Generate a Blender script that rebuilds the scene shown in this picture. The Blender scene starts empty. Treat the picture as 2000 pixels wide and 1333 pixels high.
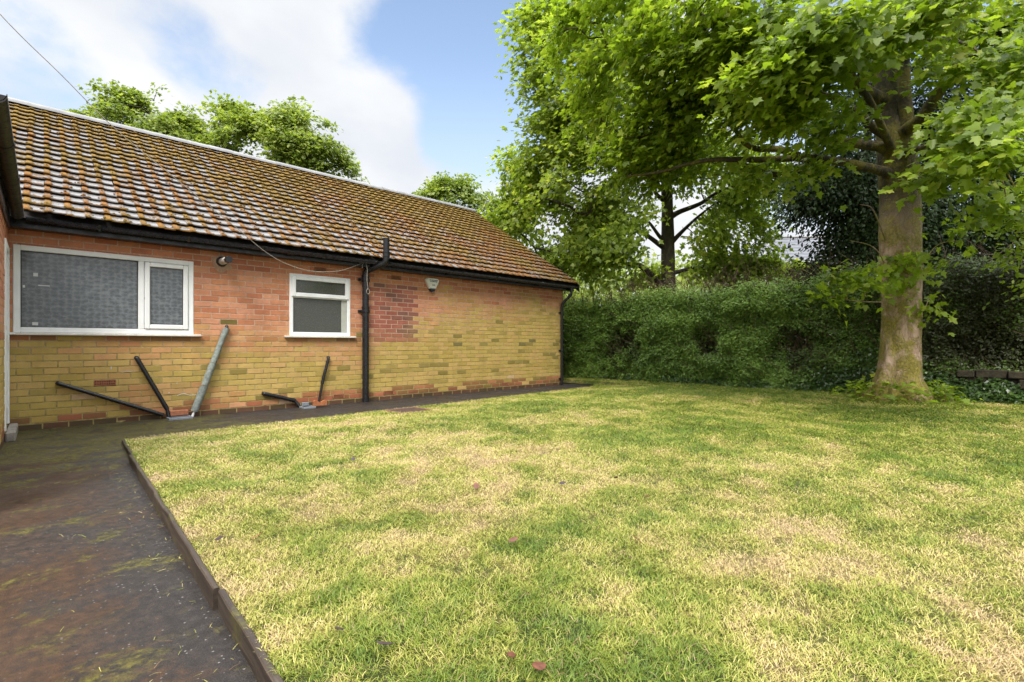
import bpy, math, random
import numpy as np
from mathutils import Vector, noise as mnoise

# ------------------------------------------------------------------ camera, sky, sun, exposure
S = bpy.context.scene
C = S.collection
R = math.radians
TH = R(46.6)                      # the view axis is turned this far from the long wall
CT, ST = math.cos(TH), math.sin(TH)
FPX = 969.0                       # focal length in photo pixels (photo 2000 wide)
cam_d = bpy.data.cameras.new('camera')
cam = bpy.data.objects.new('camera', cam_d)
C.objects.link(cam)
cam.location = (0, 0, 1.0)
cam.rotation_euler = (R(90), 0, TH - R(90))
cam_d.sensor_width = 36.0
cam_d.lens = FPX / 2000 * 36
cam_d.shift_y = 6.5 / 2000
cam_d.clip_start = 0.02
cam_d.clip_end = 3000
S.camera = cam

def at(px, py, d):
    """world point seen at photo pixel (px, py) at depth d metres"""
    r = d * (px - 1000) / FPX
    return Vector((CT * d + ST * r, ST * d - CT * r, 1.0 + (673 - py) / FPX * d))

SUN_EL, SUN_AZ = R(50), R(220)    # azimuth measured from +X, anticlockwise
sun_dir = Vector((math.cos(SUN_EL) * math.cos(SUN_AZ), math.cos(SUN_EL) * math.sin(SUN_AZ), math.sin(SUN_EL)))
sun_d = bpy.data.lights.new('sun', 'SUN')
sun_d.energy = 2.5
sun_d.angle = R(22)
sun_d.color = (1.0, 0.96, 0.90)
sun = bpy.data.objects.new('sun', sun_d)
C.objects.link(sun)
sun.rotation_euler = sun_dir.to_track_quat('Z', 'Y').to_euler()

S.view_settings.view_transform = 'Standard'
S.view_settings.look = 'None'
S.view_settings.exposure = 0.75
S.view_settings.gamma = 1.0

def node(nt, typ, ins=None, **kw):
    n = nt.nodes.new(typ)
    for k, v in kw.items():
        setattr(n, k, v)
    for k, v in (ins or {}).items():
        s = n.inputs[k]
        if isinstance(v, bpy.types.NodeSocket):
            nt.links.new(v, s)
        else:
            s.default_value = v
    return n

def mth(nt, op, a, b=0.0, c=None, clamp=False):
    ins = {0: a, 1: b}
    if c is not None:
        ins[2] = c
    return node(nt, 'ShaderNodeMath', ins, operation=op, use_clamp=clamp).outputs[0]

def mixc(nt, f, a, b, mode='MIX'):
    n = node(nt, 'ShaderNodeMix', data_type='RGBA', blend_type=mode)
    for i, v in ((0, f), (6, a), (7, b)):
        if isinstance(v, bpy.types.NodeSocket):
            nt.links.new(v, n.inputs[i])
        else:
            n.inputs[i].default_value = v
    return n.outputs[2]

def ramp(nt, f, stops, interp='LINEAR'):
    n = nt.nodes.new('ShaderNodeValToRGB')
    n.color_ramp.interpolation = interp
    e = n.color_ramp.elements
    while len(e) < len(stops):
        e.new(0.5)
    for q, (p, c) in zip(e, stops):
        q.position = p
        q.color = c if len(c) == 4 else (*c, 1)
    nt.links.new(f, n.inputs[0])
    return n.outputs[0]

def mrange(nt, v, a, b, lo=0.0, hi=1.0):
    return node(nt, 'ShaderNodeMapRange', {0: v, 1: a, 2: b, 3: lo, 4: hi}, interpolation_type='SMOOTHSTEP').outputs[0]

def nz(nt, vec, scale, detail=3, rough=0.55, dist=0.0):
    ins = {'Scale': scale, 'Detail': detail, 'Roughness': rough, 'Distortion': dist}
    if vec is not None:
        ins['Vector'] = vec
    return node(nt, 'ShaderNodeTexNoise', ins).outputs[0]

W = bpy.data.worlds.new('World')
S.world = W
W.use_nodes = True
wt = W.node_tree
for n in list(wt.nodes):
    wt.nodes.remove(n)
sky = node(wt, 'ShaderNodeTexSky', sky_type='NISHITA', sun_disc=False)
sky.sun_elevation = SUN_EL
sky.sun_rotation = R(90) - SUN_AZ
sky.air_density = 1.0
sky.dust_density = 0.6
sky.ozone_density = 1.6
wtc = node(wt, 'ShaderNodeTexCoord')
wdir = wtc.outputs['Generated']
wsep = node(wt, 'ShaderNodeSeparateXYZ', {0: wdir})
# cloud deck: the direction is projected on a high layer so clouds flatten to the horizon
wz = mth(wt, 'ADD', mth(wt, 'MAXIMUM', wsep.outputs[2], 0.0), 0.34)
wv = node(wt, 'ShaderNodeCombineXYZ', {0: mth(wt, 'DIVIDE', wsep.outputs[0], wz), 1: mth(wt, 'DIVIDE', wsep.outputs[1], wz), 2: 3.7}).outputs[0]
cn = nz(wt, wv, 2.6, 9, 0.60, 0.35)
cn2 = nz(wt, wv, 5.2, 6, 0.6, 0.1)
def lobe(px, py, inner, outer):
    v = (at(px, py, 1.0) - Vector((0, 0, 1))).normalized()
    d = node(wt, 'ShaderNodeVectorMath', {0: wdir, 1: tuple(v)}, operation='DOT_PRODUCT').outputs['Value']
    return mrange(wt, d, math.cos(R(outer)), math.cos(R(inner)))
clear = mth(wt, 'MULTIPLY', lobe(975, 130, 2, 14), 0.85)
clear = mth(wt, 'ADD', clear, mth(wt, 'MULTIPLY', lobe(930, 290, 1, 9), 0.40))
clear = mth(wt, 'ADD', clear, mth(wt, 'MULTIPLY', lobe(780, 40, 1, 7), 0.24))
clear = mth(wt, 'ADD', clear, mth(wt, 'MULTIPLY', lobe(40, 170, 1, 8), 0.46))
clear = mth(wt, 'ADD', clear, mth(wt, 'MULTIPLY', lobe(340, 75, 1, 5), 0.30))
clear = mth(wt, 'ADD', clear, mth(wt, 'MULTIPLY', lobe(420, 140, 1, 6), 0.28))
clear = mth(wt, 'ADD', clear, mth(wt, 'MULTIPLY', lobe(1900, 60, 5, 24), 0.60))
dense = mth(wt, 'MULTIPLY', lobe(680, 320, 3, 10), 0.35)
cl = mth(wt, 'ADD', mth(wt, 'ADD', cn, 0.10), mth(wt, 'MULTIPLY', mth(wt, 'SUBTRACT', cn2, 0.5), 0.85))
cl = mth(wt, 'ADD', mth(wt, 'SUBTRACT', cl, clear), dense)
cl = mrange(wt, cl, 0.02, 0.56)
shade = mrange(wt, nz(wt, wv, 3.0, 5, 0.5), 0.3, 0.7)
ccol = mixc(wt, shade, (3.7, 3.9, 4.25, 1), (4.6, 4.65, 4.7, 1))
# overcast is brightest overhead; boosted further above the view to lift foreground light
zen_boost = mrange(wt, wsep.outputs[2], 0.55, 0.95, 1.0, 5.4)
ccol = mixc(wt, 1.0, ccol, node(wt, 'ShaderNodeCombineColor', {0: zen_boost, 1: zen_boost, 2: zen_boost}).outputs[0], 'MULTIPLY')
blue = mixc(wt, 1.0, sky.outputs[0], (1.75, 1.55, 1.36, 1), 'MULTIPLY')
blue = mixc(wt, mrange(wt, wsep.outputs[2], 0.52, 0.18, 0.0, 0.75), blue, (3.3, 3.75, 4.3, 1))
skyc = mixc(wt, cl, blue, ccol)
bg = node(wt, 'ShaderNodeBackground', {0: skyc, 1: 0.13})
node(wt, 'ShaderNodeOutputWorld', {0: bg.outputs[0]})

# ------------------------------------------------------------------ helpers
random.seed(7)
rng = np.random.default_rng(7)

def lin(r, g, b):
    f = lambda c: ((c / 255 + 0.055) / 1.055) ** 2.4 if c > 10 else c / 255 / 12.92
    return (f(r), f(g), f(b), 1.0)

def mat(name):
    m = bpy.data.materials.new(name)
    m.use_nodes = True
    nt = m.node_tree
    return m, nt, nt.nodes['Principled BSDF']

def simple(name, rgb, rough=0.5, var=0.15, scale=8.0, metal=0.0, bump=0.0, bscale=60.0, coords='Object'):
    m, nt, b = mat(name)
    tc = node(nt, 'ShaderNodeTexCoord').outputs[coords]
    n = nz(nt, tc, scale, 5, 0.6)
    lo = tuple(c * (1 - var) for c in rgb[:3]) + (1,)
    hi = tuple(min(1, c * (1 + var)) for c in rgb[:3]) + (1,)
    nt.links.new(ramp(nt, n, [(0.3, lo), (0.7, hi)]), b.inputs['Base Color'])
    nt.links.new(mrange(nt, nz(nt, tc, scale * 2.3, 4), 0.3, 0.7, max(0.05, rough - 0.1), min(1, rough + 0.1)), b.inputs['Roughness'])
    b.inputs['Metallic'].default_value = metal
    if bump:
        bn = node(nt, 'ShaderNodeBump', {'Strength': bump, 'Distance': 0.01, 'Height': nz(nt, tc, bscale, 4)})
        nt.links.new(bn.outputs[0], b.inputs['Normal'])
    return m

def link(name, me, m=None, parent=None, loc=None):
    o = bpy.data.objects.new(name, me)
    C.objects.link(o)
    if m is not None:
        me.materials.append(m)
    if parent is not None:
        o.parent = parent
    if loc is not None:
        o.location = loc
    return o

def empty(name, loc=(0, 0, 0)):
    o = bpy.data.objects.new(name, None)
    C.objects.link(o)
    o.location = loc
    o.empty_display_size = 0.2
    return o

def tag(o, label=None, cat=None, group=None, kind=None):
    if label: o['label'] = label
    if cat: o['category'] = cat
    if group: o['group'] = group
    if kind: o['kind'] = kind
    return o

class MB:
    """collects shapes and links them as one mesh object; off shifts world coordinates to the thing's base"""
    def __init__(s, off=(0, 0, 0)):
        s.v, s.f, s.sm, s.off, s.att = [], [], [], Vector(off), []
    def add(s, vs, fs, smooth=False, att=None):
        k = len(s.v)
        s.v += [tuple(Vector(v) - s.off) for v in vs]
        s.f += [tuple(i + k for i in f) for f in fs]
        s.sm += [smooth] * len(fs)
        if att is not None:
            s.att += [att] * len(fs)
        return s
    def box(s, a, b, bev=0.0, att=None):
        (x0, y0, z0), (x1, y1, z1) = [[min(p, q) for p, q in zip(a, b)], [max(p, q) for p, q in zip(a, b)]]
        if bev <= 0:
            vs = [(x, y, z) for x in (x0, x1) for y in (y0, y1) for z in (z0, z1)]
            fs = [(0, 1, 3, 2), (4, 6, 7, 5), (0, 4, 5, 1), (2, 3, 7, 6), (0, 2, 6, 4), (1, 5, 7, 3)]
            return s.add(vs, fs, att=att)
        bev = min(bev, (x1 - x0) * .45, (y1 - y0) * .45, (z1 - z0) * .45)
        vs, idx = [], {}
        for X in (0, 1):
            for Y in (0, 1):
                for Z in (0, 1):
                    p = [(x0, x1)[X], (y0, y1)[Y], (z0, z1)[Z]]
                    q = [p[0] + bev * (1 - 2 * X), p[1] + bev * (1 - 2 * Y), p[2] + bev * (1 - 2 * Z)]
                    for ax in range(3):
                        idx[X, Y, Z, ax] = len(vs)
                        w = list(q); w[ax] = p[ax]
                        vs.append(tuple(w))
        g = lambda X, Y, Z, a: idx[X, Y, Z, a]
        fs = []
        for t in (0, 1):
            fl = (lambda f: f) if t else (lambda f: f[::-1])
            fs.append(fl((g(t,0,0,0), g(t,1,0,0), g(t,1,1,0), g(t,0,1,0))))
            fs.append(fl((g(0,t,0,1), g(0,t,1,1), g(1,t,1,1), g(1,t,0,1))))
            fs.append(fl((g(0,0,t,2), g(1,0,t,2), g(1,1,t,2), g(0,1,t,2))))
        for a in (0, 1):
            for b2 in (0, 1):
                fs.append((g(a,b2,0,0), g(a,b2,1,0), g(a,b2,1,1), g(a,b2,0,1)))
                fs.append((g(a,0,b2,0), g(a,1,b2,0), g(a,1,b2,2), g(a,0,b2,2)))
                fs.append((g(0,a,b2,1), g(1,a,b2,1), g(1,a,b2,2), g(0,a,b2,2)))
        for X in (0, 1):
            for Y in (0, 1):
                for Z in (0, 1):
                    fs.append((g(X,Y,Z,0), g(X,Y,Z,1), g(X,Y,Z,2)))
        return s.add(vs, fs, att=att)
    def tube(s, pts, rad, n=12, cap=True, jit=None):
        pts = [Vector(p) for p in pts]
        if not hasattr(rad, '__len__'):
            rad = [rad] * len(pts)
        vs, fs, up = [], [], None
        for i, p in enumerate(pts):
            t = (pts[min(i + 1, len(pts) - 1)] - pts[max(i - 1, 0)]).normalized()
            if up is None:
                up = Vector((0, 0, 1)) if abs(t.z) < 0.9 else Vector((1, 0, 0))
            u = (up - t * up.dot(t)).normalized()
            up = u
            w = t.cross(u)
            for k in range(n):
                a = 2 * math.pi * k / n
                rr = rad[i] * (jit(p, a, i) if jit else 1.0)
                vs.append(p + (u * math.cos(a) + w * math.sin(a)) * rr)
        for i in range(len(pts) - 1):
            for k in range(n):
                a, b = i * n + k, i * n + (k + 1) % n
                fs.append((a, b, b + n, a + n))
        s.add(vs, fs, True)
        if cap:
            k = len(vs)
            s.add(vs[:n], [tuple(range(n))[::-1]])
            s.add(vs[-n:], [tuple(range(n))])
        return s
    def build(s, name, m, parent=None, loc=None, attname=None):
        me = bpy.data.meshes.new(name)
        me.from_pydata(s.v, [], s.f)
        me.polygons.foreach_set('use_smooth', s.sm)
        if attname:
            if isinstance(s.att[0], (tuple, list)):
                a = me.attributes.new(attname, 'FLOAT_COLOR', 'FACE')
                a.data.foreach_set('color', np.array(s.att, 'f').ravel())
            else:
                a = me.attributes.new(attname, 'FLOAT', 'FACE')
                a.data.foreach_set('value', np.array(s.att, 'f'))
        me.update()
        return link(name, me, m, parent, loc)

def fillet(pts, r=0.05, n=5):
    """round the inner corners of a polyline"""
    pts = [Vector(p) for p in pts]
    out = [pts[0]]
    for i in range(1, len(pts) - 1):
        a, b, c = pts[i - 1], pts[i], pts[i + 1]
        d1, d2 = (a - b), (c - b)
        q = min(r, d1.length * .45, d2.length * .45)
        p1, p2 = b + d1.normalized() * q, b + d2.normalized() * q
        for k in range(n + 1):
            t = k / n
            out.append(p1 * (1 - t) ** 2 + b * 2 * t * (1 - t) + p2 * t * t)
    out.append(pts[-1])
    return out

def smooth_line(pts, n=6):
    """Catmull-Rom through points"""
    pts = [Vector(p) for p in pts]
    P = [pts[0] * 2 - pts[1]] + pts + [pts[-1] * 2 - pts[-2]]
    out = []
    for i in range(1, len(P) - 2):
        for k in range(n):
            t = k / n
            a, b, c, d = P[i - 1], P[i], P[i + 1], P[i + 2]
            out.append(0.5 * ((2 * b) + (c - a) * t + (2 * a - 5 * b + 4 * c - d) * t * t + (3 * b - a - 3 * c + d) * t ** 3))
    out.append(pts[-1])
    return out

def np_mesh(name, verts, loops, starts, m, parent=None, tint=None, smooth=False):
    me = bpy.data.meshes.new(name)
    me.vertices.add(len(verts))
    me.vertices.foreach_set('co', np.ascontiguousarray(verts, 'f').ravel())
    me.loops.add(len(loops))
    me.loops.foreach_set('vertex_index', np.ascontiguousarray(loops, 'i'))
    me.polygons.add(len(starts))
    me.polygons.foreach_set('loop_start', np.ascontiguousarray(starts, 'i'))
    if smooth:
        me.polygons.foreach_set('use_smooth', np.ones(len(starts), bool))
    me.update(calc_edges=True)
    if tint is not None:
        a = me.attributes.new('tint', 'FLOAT', 'FACE')
        a.data.foreach_set('value', np.ascontiguousarray(tint, 'f'))
    return link(name, me, m, parent)

def scatter(name, P, N, D, size, tint, tmpl, m, parent=None):
    """one mesh of many leaf-like templates; N normals, D tip directions"""
    tv, tf = tmpl
    N = N / (np.linalg.norm(N, axis=1, keepdims=True) + 1e-9)
    D = D - N * (D * N).sum(1, keepdims=True)
    D = D / (np.linalg.norm(D, axis=1, keepdims=True) + 1e-9)
    X = np.cross(D, N)
    tv = np.array(tv, 'f')
    n, k = len(P), len(tv)
    xs = rng.uniform(.72, 1.12, n)[:, None, None]          # each leaf its own width, curl and twist
    zs = rng.uniform(-.3, 2.4, n)[:, None, None]
    tw = rng.normal(0, .22, n)[:, None, None]
    lx = tv[None, :, 0:1] * xs
    lz = tv[None, :, 2:3] * zs + tw * tv[None, :, 0:1] * (tv[None, :, 1:2] - .2)
    V = P[:, None] + size[:, None, None] * (X[:, None] * lx + D[:, None] * tv[None, :, 1:2] + N[:, None] * lz)
    flat = np.concatenate([np.array(f) for f in tf])
    lens = np.array([len(f) for f in tf])
    loops = (np.arange(n)[:, None] * k + flat[None]).ravel()
    st = np.concatenate([[0], np.cumsum(lens)[:-1]])
    starts = (np.arange(n)[:, None] * lens.sum() + st[None]).ravel()
    return np_mesh(name, V.reshape(-1, 3), loops, starts, m, parent, np.repeat(tint, len(tf)))

def _half(outline, c=0.0):
    pts = [(0, 0.0, 0)] + outline + [(0, 1.0, 0)]
    return pts
def leaf_template(outline, fold=0.16, droop=0.12):
    z = lambda x, y: -fold * abs(x) - droop * (y - 0.3) ** 2
    v = [(0, 0, z(0, 0)), (0, 1, z(0, 1))]
    n = len(outline)
    v += [(x, y, z(x, y)) for x, y in outline] + [(-x, y, z(x, y)) for x, y in outline]
    r = [0] + [2 + i for i in range(n)] + [1]
    l = [1] + [2 + n + i for i in reversed(range(n))] + [0]
    return v, [tuple(r), tuple(l)]
MAPLE = leaf_template([(.13, -.08), (.40, -.10), (.34, .12), (.62, .40), (.40, .44), (.24, .50), (.22, .72)])
MAPLE_LO = leaf_template([(.38, -.08), (.28, .15), (.58, .40), (.24, .52)])
OVAL = leaf_template([(.20, .18), (.28, .45), (.16, .78)], 0.3, 0.15)
IVY = leaf_template([(.36, .0), (.46, .28), (.22, .52)], 0.15, 0.1)

def unit(n):
    v = rng.normal(size=(n, 3))
    return v / np.linalg.norm(v, axis=1, keepdims=True)

def vnoise(x, y, seed=0):
    """smooth 2-D value noise, 0..1"""
    xi, yi = np.floor(x).astype(np.int64), np.floor(y).astype(np.int64)
    fx, fy = x - xi, y - yi
    fx, fy = fx * fx * (3 - 2 * fx), fy * fy * (3 - 2 * fy)
    def h(a, b):
        q = (a * 374761393 + b * 668265263 + seed * 1442695041) & 0x7fffffff
        q = ((q ^ (q >> 13)) * 1274126177) & 0x7fffffff
        return ((q ^ (q >> 16)) & 0xffff) / 65535.0
    return (h(xi, yi) * (1 - fx) + h(xi + 1, yi) * fx) * (1 - fy) + (h(xi, yi + 1) * (1 - fx) + h(xi + 1, yi + 1) * fx) * fy

# ------------------------------------------------------------------ materials
def leaf_mat(name, stops, transl=0.35, rough=0.42, tcol=1.6):
    m, nt, b = mat(name)
    t = node(nt, 'ShaderNodeAttribute', attribute_name='tint').outputs['Fac']
    g = node(nt, 'ShaderNodeNewGeometry')
    big = nz(nt, g.outputs['Position'], 0.9, 2)
    f = mth(nt, 'ADD', t, mth(nt, 'MULTIPLY', mth(nt, 'SUBTRACT', big, 0.5), 0.5), clamp=True)
    c = ramp(nt, f, stops)
    nt.links.new(c, b.inputs['Base Color'])
    b.inputs['Roughness'].default_value = rough
    b.inputs['Specular IOR Level'].default_value = 0.4
    tr = node(nt, 'ShaderNodeBsdfTranslucent', {0: mixc(nt, 1.0, c, (tcol * 0.98, tcol, tcol * 0.62, 1), 'MULTIPLY')})
    mx = node(nt, 'ShaderNodeMixShader', {0: transl, 1: b.outputs[0], 2: tr.outputs[0]})
    nt.links.new(mx.outputs[0], nt.nodes['Material Output'].inputs[0])
    return m

M_SYC = leaf_mat('sycamore_leaf', [(0.0, (.08, .125, .010)), (0.45, (.20, .285, .020)), (0.8, (.29, .36, .04)), (1.0, (.36, .38, .07))], 0.56, tcol=1.7)
M_SYC2 = leaf_mat('far_sycamore_leaf', [(0.0, (.09, .135, .016)), (0.5, (.22, .295, .036)), (0.85, (.33, .39, .06)), (1.0, (.42, .42, .08))], 0.56, tcol=1.7)
M_BACK = leaf_mat('garden_tree_leaf', [(0.0, (.09, .135, .022)), (0.5, (.225, .29, .05)), (1.0, (.38, .42, .10))], 0.48, tcol=1.5)
M_HOLLY = leaf_mat('evergreen_leaf', [(0.0, (.010, .020, .006)), (0.6, (.022, .042, .010)), (1.0, (.05, .085, .018))], 0.10, 0.5)
M_HOLLY.node_tree.nodes['Principled BSDF'].inputs['Specular IOR Level'].default_value = 0.2
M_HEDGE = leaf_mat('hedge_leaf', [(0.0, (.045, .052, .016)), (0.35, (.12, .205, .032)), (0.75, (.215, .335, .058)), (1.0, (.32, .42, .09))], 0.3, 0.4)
M_IVY = leaf_mat('ivy_leaf', [(0.0, (.02, .04, .010)), (0.6, (.06, .11, .022)), (1.0, (.17, .24, .05))], 0.2, 0.3)
M_TWIG = simple('twig_bark', (.060, .045, .030, 1), 0.8, 0.4, 20, bump=0.5)
M_DTWIG = simple('dead_twig', (.12, .075, .05, 1), 0.85, 0.4, 20)

def bark_mat(name, moss=0.5, pale=True):
    m, nt, b = mat(name)
    P = node(nt, 'ShaderNodeNewGeometry').outputs['Position']
    z = node(nt, 'ShaderNodeSeparateXYZ', {0: P}).outputs[2]
    st = node(nt, 'ShaderNodeMapping', {0: P, 3: (1, 1, 0.45)}).outputs[0]
    n1 = nz(nt, st, 9, 8, 0.68, 0.6)
    wrp = node(nt, 'ShaderNodeTexNoise', {'Vector': st, 'Scale': 5.0, 'Detail': 4.0}).outputs['Color']
    wv_ = node(nt, 'ShaderNodeVectorMath', {0: st, 1: node(nt, 'ShaderNodeVectorMath', {0: wrp, 1: (.22, .22, .22)}, operation='MULTIPLY').outputs[0]}, operation='ADD').outputs[0]
    plates = node(nt, 'ShaderNodeTexVoronoi', {'Vector': wv_, 'Scale': 13.0, 'Randomness': 1.0}, feature='DISTANCE_TO_EDGE').outputs[0]
    pid = node(nt, 'ShaderNodeSeparateColor', {0: node(nt, 'ShaderNodeTexVoronoi', {'Vector': wv_, 'Scale': 13.0, 'Randomness': 1.0}).outputs['Color']}).outputs[0]
    n1 = mth(nt, 'ADD', mth(nt, 'MULTIPLY', n1, .8), mth(nt, 'MULTIPLY', pid, .2))
    low = ramp(nt, n1, [(0.25, (.15, .095, .06)), (0.45, (.33, .22, .15)), (0.65, (.52, .38, .28))])
    high = ramp(nt, n1, [(0.3, (.018, .014, .009)), (0.55, (.045, .035, .021)), (0.75, (.10, .08, .05))])
    if pale:
        c = mixc(nt, mrange(nt, mth(nt, 'ADD', z, mth(nt, 'MULTIPLY', n1, 1.2)), 2.9, 4.3), low, high)
    else:
        c = high
    c = mixc(nt, mrange(nt, plates, 0.0, 0.05, 0.10, 0.0), c, (.07, .05, .03, 1))
    upper = mrange(nt, z, 3.4, 2.4, 0.6, 1.0)
    mo = mrange(nt, nz(nt, P, 3.2, 7, 0.65, 0.5), 0.62 - moss * 0.28, 0.74 - moss * 0.2)
    if pale:
        foot = mrange(nt, z, 0.75, 0.25)
        mo = mth(nt, 'MAXIMUM', mo, mth(nt, 'MULTIPLY', foot, mrange(nt, nz(nt, P, 6, 5), 0.36, 0.5)))
    mc = ramp(nt, nz(nt, P, 30, 5), [(0.3, (.10, .088, .008)), (0.7, (.30, .25, .022))])
    c = mixc(nt, mth(nt, 'MULTIPLY', mth(nt, 'MULTIPLY', mo, upper), 0.88), c, mc)
    nt.links.new(c, b.inputs['Base Color'])
    b.inputs['Roughness'].default_value = 0.85
    h = mth(nt, 'ADD', mth(nt, 'MULTIPLY', n1, 0.6), mth(nt, 'MULTIPLY', mrange(nt, plates, 0, 0.1), 0.4))
    h = mth(nt, 'ADD', h, mth(nt, 'MULTIPLY', nz(nt, P, 70, 4), mth(nt, 'MULTIPLY', mo, 0.9)))
    nt.links.new(node(nt, 'ShaderNodeBump', {'Strength': 0.75, 'Distance': 0.025, 'Height': h}).outputs[0], b.inputs['Normal'])
    return m
M_BARK = bark_mat('mossy_bark', 0.76, True)
M_BARK2 = bark_mat('dark_bark', 0.15, False)

def brick_mat(name, algae=True):
    m, nt, b = mat(name)
    a = node(nt, 'ShaderNodeAttribute', attribute_name='brick').outputs['Color']
    P = node(nt, 'ShaderNodeNewGeometry').outputs['Position']
    n = nz(nt, P, 14, 7, 0.65)
    fine = nz(nt, P, 120, 4, 0.6)
    strk = nz(nt, node(nt, 'ShaderNodeMapping', {0: P, 3: (5, 5, 1.2)}).outputs[0], 1.0, 5)
    k = mth(nt, 'ADD', mth(nt, 'ADD', mth(nt, 'MULTIPLY', n, 0.5), mth(nt, 'MULTIPLY', fine, 0.35)), mth(nt, 'MULTIPLY', strk, 0.45))
    k = mrange(nt, k, 0.3, 1.0, 0.62, 1.20)
    c = mixc(nt, 1.0, a, node(nt, 'ShaderNodeCombineColor', {0: k, 1: k, 2: k}).outputs[0], 'MULTIPLY')
    if algae:
        c = mixc(nt, mth(nt, 'MULTIPLY', mrange(nt, nz(nt, P, 5.5, 7, 0.7), 0.55, 0.78), 0.35), c, (.15, .135, .025, 1))
        c = mixc(nt, mth(nt, 'MULTIPLY', mrange(nt, nz(nt, P, 33, 5, 0.7), 0.62, 0.75), 0.45), c, (.06, .05, .028, 1))
    sxyz = node(nt, 'ShaderNodeSeparateXYZ', {0: P})
    hz = mth(nt, 'ADD', sxyz.outputs[2], mth(nt, 'MULTIPLY', mrange(nt, sxyz.outputs[0], 4.2, 8.5), -0.8))
    wash = mth(nt, 'MULTIPLY', mrange(nt, mth(nt, 'ADD', hz, mth(nt, 'MULTIPLY', mth(nt, 'SUBTRACT', nz(nt, P, 1.7, 7, 0.7), 0.5), 1.6)), 1.45, 0.75), mrange(nt, sxyz.outputs[2], 0.05, 0.3))
    c = mixc(nt, mth(nt, 'MULTIPLY', wash, 0.28), c, lin(172, 154, 76))
    nt.links.new(c, b.inputs['Base Color'])
    nt.links.new(mrange(nt, n, 0.3, 0.7, 0.55, 0.85), b.inputs['Roughness'])
    h = mth(nt, 'ADD', mth(nt, 'MULTIPLY', fine, 0.5), n)
    nt.links.new(node(nt, 'ShaderNodeBump', {'Strength': 0.35, 'Distance': 0.006, 'Height': h}).outputs[0], b.inputs['Normal'])
    return m
M_BRICK = brick_mat('brick')
M_PVC = simple('white_pvc', (.80, .81, .81, 1), 0.35, 0.06, 5)
M_SILL = simple('painted_sill', (.66, .63, .57, 1), 0.5, 0.15, 12, bump=0.1)
M_BLACK = simple('black_plastic', (.012, .012, .014, 1), 0.32, 0.3, 9)
M_FASCIA = simple('black_fascia_paint', (.010, .010, .012, 1), 0.35, 0.4, 6)
M_GUTTER = simple('dark_gutter_plastic', (.018, .018, .021, 1), 0.28, 0.4, 10)
M_OLDGUT = simple('weathered_brown_gutter', (.035, .028, .026, 1), 0.35, 0.5, 14)
M_GREY = simple('grey_plastic', (.20, .22, .24, 1), 0.4, 0.15, 20)
M_LAG = simple('grey_green_lagging', (.20, .225, .205, 1), 0.85, 0.35, 22, bump=0.6, bscale=45)
M_RUBBER = simple('black_rubber', (.02, .018, .016, 1), 0.6, 0.3, 20)
M_TERRA = simple('terracotta', (.33, .125, .062, 1), 0.75, 0.3, 25, bump=0.3)
M_HOLE = simple('dark_void', (.01, .008, .006, 1), 0.9, 0.2)
M_CONC = simple('concrete', (.26, .235, .20, 1), 0.85, 0.3, 14, bump=0.5, bscale=80)
M_CABLE = simple('cream_cord', (.30, .27, .22, 1), 0.6, 0.2, 30)
M_WIRE = simple('grey_cord', (.10, .10, .10, 1), 0.6, 0.2, 30)
M_INK = simple('dark_blue_ink', (.012, .03, .09, 1), 0.5, 0.1)
M_ALARM = simple('cream_alarm_plastic', (.72, .71, .62, 1), 0.35, 0.06, 20)
M_LENS = simple('blue_black_lens', (.010, .016, .04, 1), 0.2, 0.2)
M_STEEL = simple('dull_steel', (.45, .45, .44, 1), 0.3, 0.15, 20, metal=1.0)
M_GALV = simple('weathered_ridge', (.20, .195, .19, 1), 0.42, 0.25, 4, bump=0.15, bscale=30)

# ------------------------------------------------------------------ ground, path, lawn sheet
def ground_mat():
    m, nt, b = mat('rough_ground')
    P = node(nt, 'ShaderNodeNewGeometry').outputs['Position']
    c = ramp(nt, nz(nt, P, 1.5, 6), [(0.3, (.030, .026, .014)), (0.55, (.06, .065, .02)), (0.75, (.09, .11, .03))])
    nt.links.new(c, b.inputs['Base Color'])
    b.inputs['Roughness'].default_value = 0.95
    return m
gm = MB()
gm.add([(-600, -600, -.012), (600, -600, -.012), (600, 600, -.012), (-600, 600, -.012)], [(0, 1, 2, 3)])
tag(gm.build('ground', ground_mat()), kind='structure')

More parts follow.
